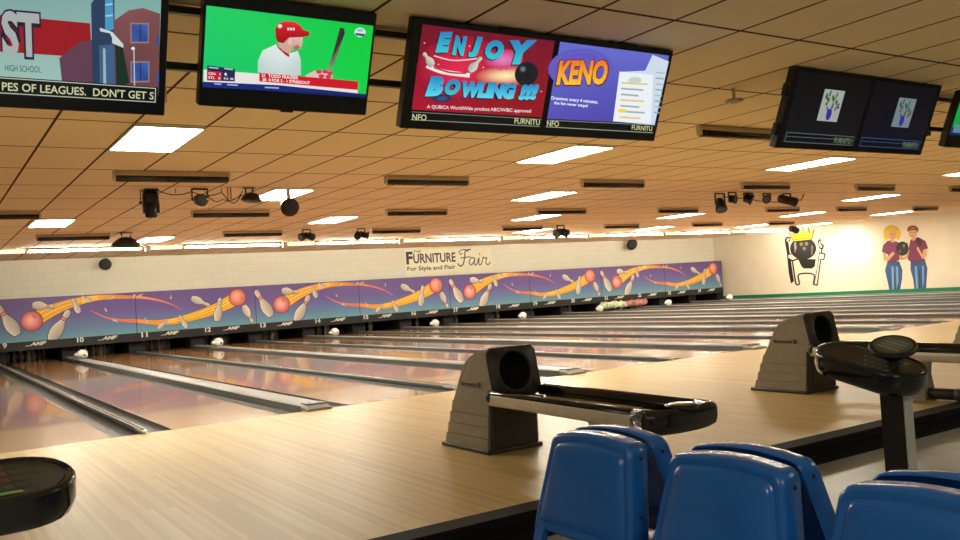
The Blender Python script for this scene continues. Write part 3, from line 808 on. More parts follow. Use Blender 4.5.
B.poly([(385, 165), (382, 130), (395, 108), (425, 98), (460, 100), (485, 115), (497, 132), (522, 140), (520, 155), (495, 160), (440, 162), (415, 185), (392, 180)], [(170, 15, 25), (190, 20, 30), (215, 30, 40), (235, 55, 60), (235, 50, 55), (225, 40, 45), (205, 25, 35), (190, 20, 30), (160, 15, 25), (180, 20, 28), (165, 15, 25), (150, 10, 20), (150, 12, 22)], 5)
B.ell(442, 178, 8, 14, (225, 190, 175), 6); [B.rect(432+q*11, 124, 440+q*11, 134, (240, 215, 215), 6) for q in range(3)]
B.ell(402, 118, 9, 8, (235, 215, 220), 6)
B.poly([(645, 122), (662, 126), (664, 145), (620, 265), (600, 300), (594, 292), (612, 240)], [(60, 55, 55), (45, 40, 40), (40, 36, 36), (70, 60, 55), (170, 150, 140), (150, 130, 120), (60, 55, 55)], 6)
B.poly([(505, 310), (540, 292), (600, 290), (615, 305), (612, 325), (560, 330), (510, 325)], (225, 190, 190), 6)
for x_, y_ in ((560, 295), (585, 294), (605, 300), (570, 312), (598, 314)): B.ell(x_, y_, 12, 8, (205, 60, 80), 7)
B.poly([(85, 292), (718, 330), (716, 378), (84, 340)], (232, 226, 222), 7)
B.poly([(316, 302), (718, 330), (716, 364), (315, 336)], (205, 22, 42), 8)
B.poly([(100, 275), (216, 288), (214, 338), (98, 335)], (30, 40, 80), 8)
B.poly([(98, 296), (160, 301), (158, 334), (98, 330)], (190, 30, 45), 9)
B.poly([(80, 340), (400, 350), (750, 380), (750, 384), (80, 362)], (20, 40, 120), 9)
B.poly([(80, 345), (750, 383), (748, 395), (78, 358)], (16, 30, 90), 8)
for s_, x_, y_, w_, h_, c_ in (('CIN   1', 104, 312, 50, -10, (240, 235, 235)), ('STL   0', 104, 328, 50, -10, (240, 235, 235)), ('1', 172, 314, 8, -10, (240, 240, 240)), ('0-2  44', 168, 330, 40, -9, (240, 240, 240)),
                              ('21  TODD FRAZIER', 325, 318, 150, -13, (250, 235, 235)), ('3B  0 FOR 2 - 1 STRIKEOUT', 328, 334, 195, -12, (250, 240, 240)), ):
    B.text(s_, x_, y_, w_, h_, c_, 10, bold=.02, slope=.058)
B.ell(725, 140, 22, 18, (210, 235, 240), 8); B.poly([(706, 142), (744, 146), (742, 156), (708, 152)], (70, 80, 90), 9); B.ell(725, 132, 14, 6, (150, 190, 200), 9)
for q in (0, 1): B.poly([(106+q*65, 280+q*4), (146+q*60, 284+q*4), (146+q*60, 289+q*4), (106+q*65, 285+q*4)], (190, 195, 205), 10)
for x_, w_ in ((128, 30), (182, 44), (338, 58)): B.poly([(x_, 345+(x_-128)*.055), (x_+w_, 347+(x_-128)*.055), (x_+w_, 352+(x_-128)*.055), (x_, 350+(x_-128)*.055)], (170, 180, 215), 10)
B.warp(f); B.build('screen', 'screen', tb, plt)
MB().box(-.035, .035, -.004, .03, -.008, .006, bev=.003).build('power_button', 'black', tb)
mount(tb, (-.2, .2))

# pair C : bowling greeting and lottery advert
tcx = tv(-1.63, 'twin screen in the middle showing a red bowling greeting and a purple keno advert', 2.11, HH)
tvframe(tcx, 2.11, HH, 0, 0)
A = Art(.0006); u0, u1, v0, v1 = -.995, -.015, .065, HH-.035
A.rect(u0, v0, u1, v1, DARK, 0)
f = homog([(82, 62), (484, 118), (452, 385), (60, 352)], quad(u0, v0, u1, v1))
B = Art(.0006)
B.poly([(82, 62), (484, 118), (456, 358), (62, 325)], [(110, 15, 40), (120, 20, 45), (150, 15, 30), (170, 20, 45)], 1)
B.ell(200, 200, 130, 100, (225, 40, 80), 2, edge=(150, 18, 45), n=36)
B.ell(330, 175, 60, 34, (225, 130, 190), 3, edge=(190, 30, 80))
B.ell(340, 225, 95, 32, (255, 240, 180), 3, edge=(190, 40, 50))
B.ell(402, 220, 36, 38, (20, 20, 26), 4, edge=(28, 30, 40)); B.ell(390, 205, 12, 12, (120, 130, 150), 5, edge=(24, 24, 30))
for a_, b_ in (((118, 190), (88, 150)), ((228, 210), (262, 165))): pin_art(B, a_, b_, 5, stripe=False, fat=1.4)
for q in range(9):
    B.ell(90+q*45, 120+((q*67) % 190), 2.5, 2, (255, 190, 190), 3)
B.ribbon(curve([(100, 190), (150, 210), (230, 222)]), 14, (240, 225, 225), 4); B.ribbon(curve([(120, 195), (170, 212), (220, 215)]), 5, (190, 40, 50), 5)
B.ribbon(curve([(120, 160), (180, 175), (250, 170)]), 4, (250, 200, 200), 4)
for s_, x_, y_, w_, h_, sl in (('E', 122, 150, 50, -64, 0), ('N', 172, 158, 44, -62, .1), ('J', 222, 165, 42, -66, .1), ('O', 272, 172, 56, -62, .1), ('Y', 345, 190, 84, -76, 0), ('B', 98, 285, 54, -62, 0), ('O', 156, 283, 46, -50, 0), ('WLING', 208, 290, 165, -52, .06), ('!!!', 380, 302, 62, -50, 0)):
    for dx, dy, c1, c2, bo, ly in ((-3, 3, (15, 25, 60), (15, 25, 60), .13, 7), (0, 0, (90, 220, 240), (40, 130, 190), .085, 8)):
        B.text(s_, x_+dx, y_+dy, w_, h_, c1 if s_ not in ('E', 'N', 'J', 'O', 'Y') else (60, 200, 205), ly, bold=bo, shear=.25, top=c2, slope=sl)
        if ly == 7: B.c[-len(text_tris(s_, bo, .25)[0]):] = [lin((14, 22, 50))]*len(text_tris(s_, bo, .25)[0])
B.ell(150, 292, 28, 12, (70, 85, 130), 6, edge=(25, 35, 80))
B.text('A QUBICA WorldWide product ABC/WIBC approved', 106, 325, 315, -14, (235, 225, 225), 8, bold=.012, slope=.065)
B.poly([(61, 330), (456, 362), (452, 388), (60, 356)], (8, 10, 10), 6)
B.ribbon([(61, 332), (456, 364)], 2, (120, 130, 120), 7); B.ribbon([(60, 356), (450, 386)], 2, (150, 155, 140), 7)
B.text('NFO', 64, 357, 42, -19, LT, 8, bold=.012, slope=.08); B.text('FURNITU', 372, 375, 78, -17, LT, 8, bold=.012, slope=.09)
B.warp(f); n0 = len(A.v); A.v += B.v; A.c += B.c; A.f += [[i+n0 for i in q] for q in B.f]
A.build('screen', 'screen', tcx, plt)
A = Art(.0006); u0, u1 = .03, 1.015
A.rect(u0, v0, u1, v1, DARK, 0)
f = homog([(517, 135), (845, 178), (808, 408), (484, 385)], quad(u0, v0, u1, v1))
B = Art(.0006)
B.poly([(517, 135), (845, 178), (815, 382), (488, 362)], [(100, 110, 205), (105, 105, 200), (75, 60, 165), (85, 80, 180)], 1)
B.ell(580, 215, 95, 60, (130, 105, 205), 2, edge=(92, 88, 190)); B.ell(580, 216, 78, 48, (100, 90, 195), 3, edge=(95, 85, 190))
B.text('KENO', 506, 268, 160, -82, (120, 40, 30), 4, bold=.08, shear=.2)
B.text('KENO', 510, 263, 152, -74, (250, 200, 60), 5, bold=.045, shear=.2, top=(235, 120, 40))
B.text('Drawings every 4 minutes,', 498, 308, 140, -13, (240, 240, 250), 4, bold=.02, slope=.1)
B.text('the fun never stops!', 506, 322, 102, -12, (240, 240, 250), 4, bold=.02, slope=.1)
B.poly([(700, 225), (775, 222), (795, 175), (845, 195), (812, 385), (686, 372)], (205, 220, 235), 4)
B.poly([(698, 224), (800, 235), (800, 380), (686, 372)], (235, 240, 245), 5)
for q in range(7): B.poly([(705, 255+q*17), (785-(q*13) % 30, 260+q*17), (785-(q*13) % 30, 265+q*17), (705, 260+q*17)], (160, 170, 175) if q % 3 else (225, 200, 110), 6)
B.ell(745, 250, 20, 10, (190, 215, 205), 6); B.poly([(700, 335), (724, 337), (724, 347), (700, 345)], (245, 215, 60), 7)
for q in range(8): B.poly([(808, 225+q*17), (834-q, 228+q*17), (834-q, 232+q*17), (808, 229+q*17)], (130, 175, 130) if q % 2 else (170, 185, 200), 6)
B.poly([(487, 365), (815, 384), (808, 410), (484, 387)], (8, 10, 10), 8)
B.ribbon([(487, 366), (815, 385)], 2, (130, 140, 130), 9); B.ribbon([(484, 386), (808, 408)], 2, (160, 165, 150), 9)
B.text('NFO', 487, 384, 36, -17, LT, 9, bold=.012, slope=.07); B.text('FURNITU', 743, 398, 62, -14, LT, 9, bold=.012, slope=.08)
B.warp(f); n0 = len(A.v); A.v += B.v; A.c += B.c; A.f += [[i+n0 for i in q] for q in B.f]
A.build('screen', 'screen', tcx, plt)
mount(tcx, (-.5, .5))
for x_ in (-.45, .45): MB().box(x_, x_+.25, -.003, .012, HH-.022, HH+.008, bev=.004).build('top_vent', 'black', tcx)

# pair D : dark screens with small drawings
td = tv(1.86, 'twin dark screen at right, each half showing a small flower vase card', 2.14, .62)
tvframe(td, 2.14, .665, 0, 0)
for q in (0, 1):
    A = Art(.0006); u0 = (-1.01, .03)[q]; u1 = u0+.985; v0, v1 = .055, .63
    A.rect(u0, v0, u1, v1, (24, 26, 34) if q == 0 else (18, 22, 42), 0, top=(14, 15, 20))
    x0, y0, w_, h_ = u0+(.375, .415)[q], v0+.195, .275, .265
    A.rect(x0, y0, x0+w_, y0+h_, (205, 215, 210) if q == 0 else (150, 165, 175), 1)
    rr = random.Random(3)
    for i in range(15):
        a_ = x0+.04+rr.random()*(w_-.08); b_ = y0+.10+rr.random()*(h_-.13)
        A.ell(a_, b_, .010, .026, (70, 120, 60), 2, rot=rr.uniform(-.7, .7), n=10)
    for i in range(9): A.ell(x0+.03+rr.random()*(w_-.06), y0+.05+rr.random()*.11, .010, .012, (150, 70, 80), 2, n=8)
    A.ell(x0+w_*.5, y0+.06, .035, .05, (70, 60, 190), 3)
    c_ = (120, 130, 140) if q == 0 else (70, 95, 170)
    A.rect(u0+.03, v0+.0, u1-.03, v0+.082, c_, 1); A.rect(u0+.036, v0+.006, u1-.036, v0+.076, (14, 16, 20), 2)
    A.rect(u0+.036, v0+.045, u1-.036, v0+.05, c_, 3)
    A.text('FURNITU', u1-.30, v0+.014, .24, .05, (130, 160, 110), 4, bold=.015)
    A.build('screen', 'screendim', td, plt)
mount(td, (-.5, .5))
for z_ in (.1, .42): MB().box(-1.10, -1.06, .01, .06, z_, z_+.1, bev=.008).build('side_latch', 'black', td)

# TV at the right edge
te = tv(3.86, 'television cut off at the right edge showing bright green', .975, .585)
te.location = (3.84, -4.0, 2.235)
tvframe(te, .975, .585, .1, .02)
A = Art(.0006); A.rect(-.465, .125, .465, .565, (10, 150, 60), 0, top=(20, 170, 70)); A.rect(-.465, .125, .465, .20, (16, 40, 90), 1); A.rect(-.43, .15, -.28, .23, (90, 130, 150), 2)
A.build('screen', 'screen', te, plt)
mount(te, (-.2, .2))

# ------------------------------------------------------------------ ball returns
def ellring(cx, cz, rx, rz, n, y):
    return [Vector((cx+rx*math.cos(2*PI*i/n), y, cz+rz*math.sin(2*PI*i/n))) for i in range(n)]
def ball_return(loc, lab):
    t = thing('ball_return', loc, lab, 'ball return', 'bowling ball returns on the approach')
    w = .205
    wt2 = lambda z: w-.002-.022*max(0, (z-.45)/.27)
    # grey side shells with stepped ribs
    def shell():
        m = MB()
        back = [(.30, .02), (.275, .10), (.262, .105), (.245, .18), (.232, .185), (.215, .26), (.202, .265), (.185, .34), (.16, .355), (.09, .48), (.045, .57), (.0, .625), (-.06, .665), (-.14, .695), (-.22, .715), (-.30, .722)]
        front = [(-.33, .55), (-.368, .395), (-.30, .38), (-.27, .02)]
        bands = [(.02, .102, w+.014, .30, .275), (.106, .182, w+.010, .262, .245), (.186, .262, w+.006, .232, .215), (.266, .345, w+.002, .202, .178)]
        for z0, z1, ww, yb0, yb1 in bands:
            yf0 = -.27-.03*(z0-.02)/.36; yf1 = -.27-.03*(z1-.02)/.36
            m.loops([[Vector((-ww, yb0, z0)), Vector((ww, yb0, z0)), Vector((ww, yf0, z0)), Vector((-ww, yf0, z0))], [Vector((-ww, yb1, z1)), Vector((ww, yb1, z1)), Vector((ww, yf1, z1)), Vector((-ww, yf1, z1))]], 0, False)
            m.box(-w+.004, w-.004, -.26, yb1-.01, z1-.004, z1+.008)
        top = [(.16, .345), (.165, .352)] + [q for q in back if q[1] > .36] + front[:3] + [(-.29, .345)]
        wt = lambda z: w-.002-.022*max(0, (z-.45)/.27)
        ring_ = lambda sg: [Vector((sg*wt(z), y, z)) for y, z in top]
        m.loops([ring_(-1), ring_(1)], 0, False)
        kill = [f for f in m.bm.faces if len(f.verts) == 4 and f.calc_center_median().y < -.25 and f.calc_center_median().z > .385 and abs(f.calc_center_median().x) < .01]
        bmesh.ops.delete(m.bm, geom=kill, context='FACES')
        return m.build('hood', ['hood'], t)
    shell()
    MB().box(-w-.03, w+.03, -.30, .335, 0, .03, bev=.008).build('plinth', 'hoodd', t)
    # dark front: upper face with a round mouth, lower box
    f = MB(); n = 32
    slope = lambda z: -.368+(z-.395)/(.722-.395)*.068-.012
    cz, rx, rz = .560, .135, .135
    outer = []
    for i in range(n):
        a = 2*PI*i/n; c_, s_ = math.cos(a), math.sin(a)
        k = min((w-.004)/max(abs(c_), 1e-6), ((.728-cz) if s_ > 0 else (cz-.39))/max(abs(s_), 1e-6))
        outer.append((c_*k, cz+s_*k))
    lp0 = [Vector((p[0], slope(p[1])+.03, p[1])) for p in outer]
    lp1 = [Vector((p[0], slope(p[1]), p[1])) for p in outer]
    def rim(s_, dy): return [Vector((rx*s_*math.cos(2*PI*i/n), slope(cz+rz*s_*math.sin(2*PI*i/n))+dy, cz+rz*s_*math.sin(2*PI*i/n))) for i in range(n)]
    f.loops([lp0, lp1, rim(1.12, 0), rim(1.08, -.012), rim(1.0, -.01), rim(.96, .01)], 0, True, cap0=False, cap1=False)
    f.loops([rim(.97, .008), rim(.94, .10), rim(.9, .2)], 1, True, cap0=False, cap1=True)
    f.box(-w+.01, w-.01, -.305, -.26, .03, .40, 0, bev=.01)
    f.box(-w+.05, w-.05, -.312, -.30, .08, .33, 0, bev=.006)
    face = f.build('front_face', ['hoodd', 'hole'], t)
    A = Art(.001); A.text('Brunswick', -.055, .704, .11, .012, (120, 115, 105), 0, bold=.01, shear=.1)
    A.build('lettering', 'paint', face, lambda u, v, l_: (u, slope(v)-.002-l_, v))
    for sg in (-1, 1):
        A = Art(.001); A.text('Brunswick', 0, .455, .205, .036, (22, 20, 18), 0, bold=.02); A.text('B', .215, .455, .03, .036, (22, 20, 18), 0, bold=.03)
        A.ribbon([(.25, .452), (.258, .470), (.25, .492)], .006, (22, 20, 18), 0)
        if sg < 0: A.build('side_lettering', 'paint', t, lambda u, v, l_: (-wt2(v)-.002-l_, .045-u, v))
        else: A.build('side_lettering', 'paint', t, lambda u, v, l_: (wt2(v)+.002+l_, -.21+u, v))
    # rack : two long rails, inner rollers, rounded end bumper
    y0, y1 = -.36, -1.86
    zs = lambda y: .405+(y-y0)/(y1-y0)*(-.02)
    for sg in (-1, 1):
        rl = MB()
        sec = [(.0, -.058), (.014, -.056), (.026, -.045), (.033, -.022), (.034, 0), (.030, .016), (.02, .024), (0, .026)]
        pr = [(-p[0]*1.0, p[1]) for p in sec]
        rl.loops([[Vector((sg*(.235-q[0]*1.0) if True else 0, y, zs(y)+q[1])) for q in pr] + [Vector((sg*.225, y, zs(y)+.015)), Vector((sg*.225, y, zs(y)-.05))] for y in (y0-.02, y1)], 0, False)
        ob = rl.build('rail', 'rail', t)
        tp = MB(); tp.loops([[Vector((sg*.262, y, zs(y)+.016)), Vector((sg*.258, y, zs(y)+.034)), Vector((sg*.235, y, zs(y)+.046)), Vector((sg*.20, y, zs(y)+.040)), Vector((sg*.175, y, zs(y)+.008)), Vector((sg*.18, y, zs(y)-.03)), Vector((sg*.225, y, zs(y)-.03))] for y in (y0, y0-.03, y1-.02)], 0, True)
        tp.build('rail_cushion', 'blackg', t)
        MB().lathe([(.04, -.02), (.046, 0), (.04, .02)], 14, o=(sg*.235, y0-.03, zs(y0)), mtx=Matrix.Rotation(PI/2, 4, 'X')).build('rail_collar', 'hoodd', t)
    it = MB()
    for sg in (-1, 1): it.tube([(sg*.07, y0+.02, .375), (sg*.07, y1-.1, .355)], .012, 8)
    it.box(-.12, .12, y0-.14, y0+.06, .36, .385)
    it.build('ball_track', 'blackg', t)
    e = MB(); lp = []
    prof_ = [(.80, -.085), (.95, -.070), (1.0, -.035), (1.0, .012), (.95, .040), (.84, .050)]
    def stad(s_, z, hx=.275, ly=.30, y=y1+.02, n=20):
        pts = [Vector((hx*s_, y+.06, z)), Vector((hx*s_, y-.04, z))]
        for a in np.linspace(0, PI, n): pts.append(Vector((hx*s_*math.cos(a)*(1-.12*math.sin(a)**2), y-.03-ly*.36*s_*math.sin(a)**.6, z)))
        pts += [Vector((-hx*s_, y-.04, z)), Vector((-hx*s_, y+.06, z))]
        return pts
    zz = zs(y1)
    e.loops([stad(s_, zz+z) for s_, z in prof_] , 0, True, cap0=True, cap1=False)
    e.loops([stad(.84, zz+.050), stad(.60, zz+.044), stad(.52, zz+.012), stad(.40, zz+.004)], 0, True, cap0=False, cap1=True)
    e.build('end_bumper', 'blackg', t)
    b_ = MB(); b_.lathe([(.075, 0), (.095, .012), (.098, .026), (.07, .034), (.03, .036)], 24, o=(.0, y1-.05, zz+.03)); b_.build('blower_cap', 'blackg', t)
    s_ = MB(); s_.loops([[Vector((a*sx, -1.24+bb*sy, z)) for a, bb in ((-1, -1), (1, -1), (1, 1), (-1, 1))] for sx, sy, z in ((.085, .07, .0), (.06, .05, .2), (.075, .06, .36))], 0, False)
    s_.build('support_leg', 'hood', t)
    fb = MB(); fb.tube([(0, -1.20, .05), (0, -1.58, .05)], .045, 12); fb.tube([(0, -1.52, .05), (0, -1.60, .05)], .052, 12); fb.build('foot_bar', 'hoodd', t)
    return t
r0 = ball_return((-1.715, -3.3, 0), 'grey and black ball return with long silver-edged rack behind the blue chairs')
dup(r0, (1.735, -3.3, 0), 'grey and black ball return standing behind the right-hand score console')
dup(r0, (5.19, -3.3, 0), 'ball return cut off at the right edge of the picture')

# ------------------------------------------------------------------ blue chairs
def rtrap(w0, w1, z0, z1, r, n=8, bulge=.018):
    """outline, clockwise from bottom left, rounded top corners, crowned top"""
    pts = [(-w0/2, z0), (-w0/2-(w1-w0)/2*.3, z0+(z1-z0)*.3)]
    h = z1-r
    for a in np.linspace(PI, PI/2, n): pts.append((-w1/2+r+r*math.cos(a), h+r*math.sin(a)))
    for q in np.linspace(-.75, .75, 7): pts.append((q*(w1/2-r), z1+bulge*(1-q*q)))
    for a in np.linspace(PI/2, 0, n): pts.append((w1/2-r+r*math.cos(a), h+r*math.sin(a)))
    pts += [(w0/2+(w1-w0)/2*.3, z0+(z1-z0)*.3), (w0/2, z0)]
    return pts
def chair(loc, rz, lab):
    t = thing('plastic_chair', loc, lab, 'chair', 'blue plastic chairs set back to back', rot=(0, 0, rz))
    # local: +x is the front of the backrest (sitter side), y across, z up; lean is towards -x
    lean = lambda z: -(z-.40)*.24
    m = MB()
    out = rtrap(.495, .405, .44, .765, .042, bulge=.014)
    cz = .61
    def ring(d, x, k=1.):
        r = []
        for y, z in out:
            yy = y*(1-d/.225); zz = cz+(z-cz)*(1-d/.166)
            r.append(Vector((x+lean(zz)-.22*yy*yy, yy, zz)))
        return r
    m.loops([ring(.004, -.075), ring(.0, -.070), ring(0, -.012), ring(.003, -.003), ring(.010, .0)], 0, True, cap0=False, cap1=False)
    m.loops([ring(.010, .0), ring(.022, .001), ring(.027, -.003), ring(.031, -.003), ring(.036, .003), ring(.042, .006), ring(.07, .009), ring(.10, .012), ring(.125, .013)], 0, True, cap0=False, cap1=True)
    # hollow rear of the shell
    m.loops([ring(.004, -.075), ring(.008, -.070), ring(.012, -.012), ring(.07, -.006), ring(.12, -.002)], 0, True, cap0=False, cap1=True)
    # side stiles running down to the seat
    for sg in (-1, 1):
        st = []
        for z, yo, wd in ((.47, .243, .07), (.44, .2475, .062), (.36, .258, .055), (.27, .268, .06), (.20, .27, .12)):
            x = lean(z)-.22*yo*yo
            st.append([Vector((x-.072, sg*yo, z)), Vector((x-.012, sg*yo, z)), Vector((x-.002, sg*(yo-.010), z)), Vector((x+.004, sg*(yo-wd), z)), Vector((x-.02, sg*(yo-wd), z)), Vector((x-.02, sg*(yo-.012), z)), Vector((x-.066, sg*(yo-.010), z))])
        m.loops(st, 0, False)
    m.build('backrest', 'blue', t)
    bl = MB()
    for sg in (-1, 1):
        for z in (.72, .55):
            x = lean(z)-.05
            wz = .2025+(.765-z)/.325*.043
            bl.lathe([(.006, 0), (.006, .004), (.003, .005)], 10, o=(x-.05*0, sg*(wz-.001), z), mtx=Matrix.Rotation(-sg*PI/2, 4, 'X'))
    bl.build('bolt', 'blued', t)
    s = MB(); L = []
    for x, z, wd in ((-.02, .30, .42), (.04, .285, .45), (.16, .275, .47), (.34, .285, .46), (.41, .28, .43), (.425, .255, .42)):
        L.append([Vector((x, y*wd/2, z+.03*abs(y)**3*1.0)) for y in np.linspace(-1, 1, 11)] + [Vector((x, y*wd/2*.96, z-.025)) for y in np.linspace(1, -1, 11)])
    s.loops(L, 0, True); s.build('seat', 'blue', t)
    for sg in (-1, 1):
        l = MB(); l.tube([(.10, sg*.15, .27), (.10, sg*.15, .16), (.34, sg*.16, .012)], .014, 8); l.tube([(.10, sg*.15, .22), (-.03, sg*.16, .012)], .014, 8)
        l.lathe([(.02, 0), (.02, .02)], 10, o=(.34, sg*.16, 0)); l.lathe([(.02, 0), (.02, .02)], 10, o=(-.03, sg*.16, 0)); l.build('leg', 'steel', t)
    return t
ys = [-6.385, -6.955, -7.54]
nm = ['left', 'middle', 'right']
c0 = chair((-3.445, -6.385, FL), PI, 'blue plastic chair facing us at left, nearest the ball return')
dup(c0, (-3.455, -6.955, FL), 'blue plastic chair facing us, in the middle of the near row')
dup(c0, (-3.475, -7.525, FL), 'blue plastic chair facing us, at the right end of the near row')
for i, y in enumerate((-6.352, -6.912, -7.51)):
    dup(c0, (-3.065, y, FL), ['blue plastic chair facing away behind the left near chair', 'blue plastic chair facing away behind the middle near chair', 'blue plastic chair facing away behind the right near chair'][i], rot=(0, 0, 0))

# ------------------------------------------------------------------ score consoles
def stadium(hl, r, n=14, s=1.):
    pts = []
    for a in np.linspace(-PI/2, PI/2, n): pts.append((hl+r*s*math.cos(a), r*s*math.sin(a)))
    for a in np.linspace(PI/2, 3*PI/2, n): pts.append((-hl+r*s*math.cos(a), r*s*math.sin(a)))
    return pts
def console(loc, rz, lab, hl, r, post_at, disc, tilt=0., pw=.055, ax='X', roll=0.):
    t = thing('score_console', loc, lab, 'score console', None, rot=(0, 0, rz))
    p = MB(); px, py = post_at
    p.box(px-pw, px+pw, py-.036, py+.036, .012, .77, 0)
    p.build('post', 'black', t)
    MB().box(px-pw-.006, px-pw+.004, py-.030, py+.034, .02, .765, 0, bev=.002).build('post_panel', 'post', t)
    MB().box(px-.14, px+.14, py-.14, py+.14, 0, .014, bev=.005).build('base_plate', 'black', t)
    R = Matrix.Translation((0, 0, .80)) @ Matrix.Rotation(tilt, 4, ax) @ Matrix.Rotation(roll, 4, 'X') @ Matrix.Translation((0, 0, -.80))
    m = MB(); lp = []
    for s_, z in ((.80, .735), (.93, .745), (1., .775), (1., .83), (.97, .845), (.90, .848), (.87, .838)):
        lp.append([R @ Vector((q[0], q[1], z)) for q in stadium(hl, r, s=s_)])
    m.loops(lp, 0, True); m.build('tray', 'blackg', t)
    A = Art(.001)
    A.poly(stadium(hl*.98, r*.84), (20, 24, 20), 0)
    rr = random.Random(5)
    nx = int((2*hl+r)/.034)
    for i in range(nx):
        for j in range(4):
            x = -hl-r*.3+i*.034; y = -r*.5+j*r*.33
            if i < nx*.55: cc = (84, 98, 84) if (i+j) % 3 else (120, 130, 112)
            elif i < nx*.8: cc = (104, 40, 40) if j > 0 else (60, 70, 60)
            else: cc = (40, 44, 40)
            A.rect(x, y, x+.022, y+r*.2, cc, 1)
    A.rect(hl*.55, -r*.74, hl*.55+.09, -r*.62, (120, 160, 70), 2); A.rect(-hl*.7, -r*.74, -hl*.7+.08, -r*.62, (80, 120, 50), 2); A.rect(hl*.1, -r*.74, hl*.1+.05, -r*.64, (130, 50, 45), 2)
    A.build('keypad', 'pad', t, lambda u, v, l_: tuple(R @ Vector((u, v, .841+l_))))
    if disc:
        d = MB(); dm = Matrix.Translation(disc) @ Matrix.Rotation(-.26, 4, 'Y') @ Matrix.Rotation(-.30, 4, 'X') @ Matrix.Diagonal((.72, .78, 1., 1.))
        d.lathe([(.10, -.012), (.135, -.006), (.142, .004), (.135, .014), (.12, .016), (.115, .012)], 30, mtx=dm)
        d.lathe([(.05, -.05), (.04, -.01)], 16, mtx=dm)
        dd = d.build('display', 'black', t)
        A = Art(.001); A.ell(0, 0, .115, .115, (120, 126, 112), 0, edge=(80, 88, 80))
        for i in range(4): A.rect(-.075, -.06+i*.034, .075, -.045+i*.034, (165, 168, 150) if i % 2 else (140, 146, 132), 1)
        A.build('display_face', 'pad', dd, lambda u, v, l_: tuple(dm @ Vector((u, v, .0155+l_))))
    return t
console((-1.49, -6.19, FL), PI/2, 'score console on a grey-edged post at right, behind the blue chairs', .105, .152, (-.105, -.022), (-.09, -.055, .885), tilt=-.24, ax='Y', roll=-.10)
console((-5.17, -5.87, FL), .10, 'dark score console in the bottom left corner with red and green keys', .20, .155, (.06, .0), None, tilt=.22)

# ------------------------------------------------------------------ small things down the lanes
pc = None
for j, k in enumerate(range(-1, 14, 2)):
    n = lane_no(k); x = divx(k); lab = f'white lumpy pin camera on the divider between lanes {n} and {n+1}'
    if pc is None:
        pc = thing('pin_camera', (x, 15.45, .066), lab, 'pin camera', 'white pin cameras on the dividers')
        m = MB(); m.lathe([(.06, 0), (.11, .03), (.135, .09), (.12, .16), (.07, .21), (.02, .225)], 18, o=(.02, 0, 0)); m.lathe([(.03, .0), (.06, .03), (.065, .06), (.03, .1)], 12, o=(-.11, 0, .05)); m.lathe([(.02, 0), (.05, .03), (.04, .08), (.01, .09)], 12, o=(.10, 0, .08))
        m.build('cover', 'white', pc)
        MB().lathe([(.022, 0), (.022, .02), (.012, .024)], 14, o=(.05, -.125, .09), mtx=Matrix.Rotation(PI/2, 4, 'X')).build('lens', 'black', pc)
    else: dup(pc, (x, 15.45, .066), lab)
def bundle(x0, x1, y, r, m, lab, name='cloth_bundle'):
    a = MB(); n = 26; rr = random.Random(int(x0*10))
    pts = [(x0+(x1-x0)*i/n, y+rr.uniform(-.04, .04), r*.9+rr.uniform(0, .05)) for i in range(n+1)]
    a.tube(pts, [r*.35 if i in (0, n) else r*rr.uniform(.62, 1.0) for i in range(n+1)], 12)
    zmin = min(v.co.z for v in a.bm.verts)
    for v in a.bm.verts: v.co.z -= zmin
    return tag(a.build(name, m), lab, 'bundle')
o = bundle(16.55, 17.85, 16.6, .15, 'towg', 'long mottled green-white bundle lying under numbers 20 and 21'); o.location.z = .068
o = bundle(18.0, 19.35, 17.0, .14, 'towr', 'long mottled pink bundle lying under numbers 21 and 22'); o.location.z = .068

# ------------------------------------------------------------------ murals on the right wall
def wall_pt(px, py):
    u = 770+px/5.3333; v = 210+py/5.3333
    y, p, r = .577, .023, -.066
    f = np.array([math.sin(y)*math.cos(p), math.cos(y)*math.cos(p), math.sin(p)]); rt = np.array([math.cos(y), -math.sin(y), 0]); up = np.cross(rt, f)
    R_, U_ = math.cos(r)*rt+math.sin(r)*up, -math.sin(r)*rt+math.cos(r)*up
    d = f+R_*(u-480)/867.8-U_*(v-270)/867.8
    k = (XR+5.178)/d[0]
    return (-8.607+d[1]*k, 1.134+d[2]*k)
def wall_art(A, name, parent, base):
    A.warp(wall_pt)
    return A.build(name, 'paint', parent, lambda u, v, l_: (-.003-l_, u-base[0], v-base[1]))
BK = (22, 20, 20); WH = (232, 222, 196)
t = thing('wall_mural', (XR, 13.3, .3), 'painted black bowling ball under a yellow crown on a throne, right wall', 'mural')
base = (13.3, .3)
A = Art(.002)
A.poly([(78, 160), (90, 142), (112, 145), (108, 165), (98, 170), (128, 380), (112, 392), (100, 330), (90, 230)], BK, 1)
A.poly([(88, 162), (96, 150), (106, 152), (100, 165), (92, 170)], WH, 2)
A.poly([(262, 225), (298, 232), (290, 268), (274, 266), (255, 405), (228, 400), (240, 360), (252, 300)], BK, 1)
A.poly([(266, 232), (290, 238), (284, 262), (268, 260), (250, 396), (238, 394), (246, 350), (258, 290)], WH, 2)
A.poly([(92, 235), (150, 225), (160, 262), (120, 275), (95, 262)], BK, 1); A.poly([(98, 240), (145, 232), (150, 256), (120, 266), (100, 256)], WH, 2)
A.ribbon(curve([(120, 270), (130, 340), (140, 395), (158, 392), (150, 350), (180, 338), (235, 345), (232, 392)]), 8, BK, 2)
A.poly([(128, 275), (240, 265), (238, 345), (150, 345)], WH, 1)
A.poly([(150, 262), (245, 262), (240, 300), (225, 312), (180, 312), (168, 300)], BK, 3)
A.poly([(255, 165), (268, 150), (275, 178), (290, 190), (282, 212), (262, 205)], BK, 1); A.poly([(262, 172), (268, 165), (270, 185), (280, 192), (276, 202), (266, 198)], WH, 2)
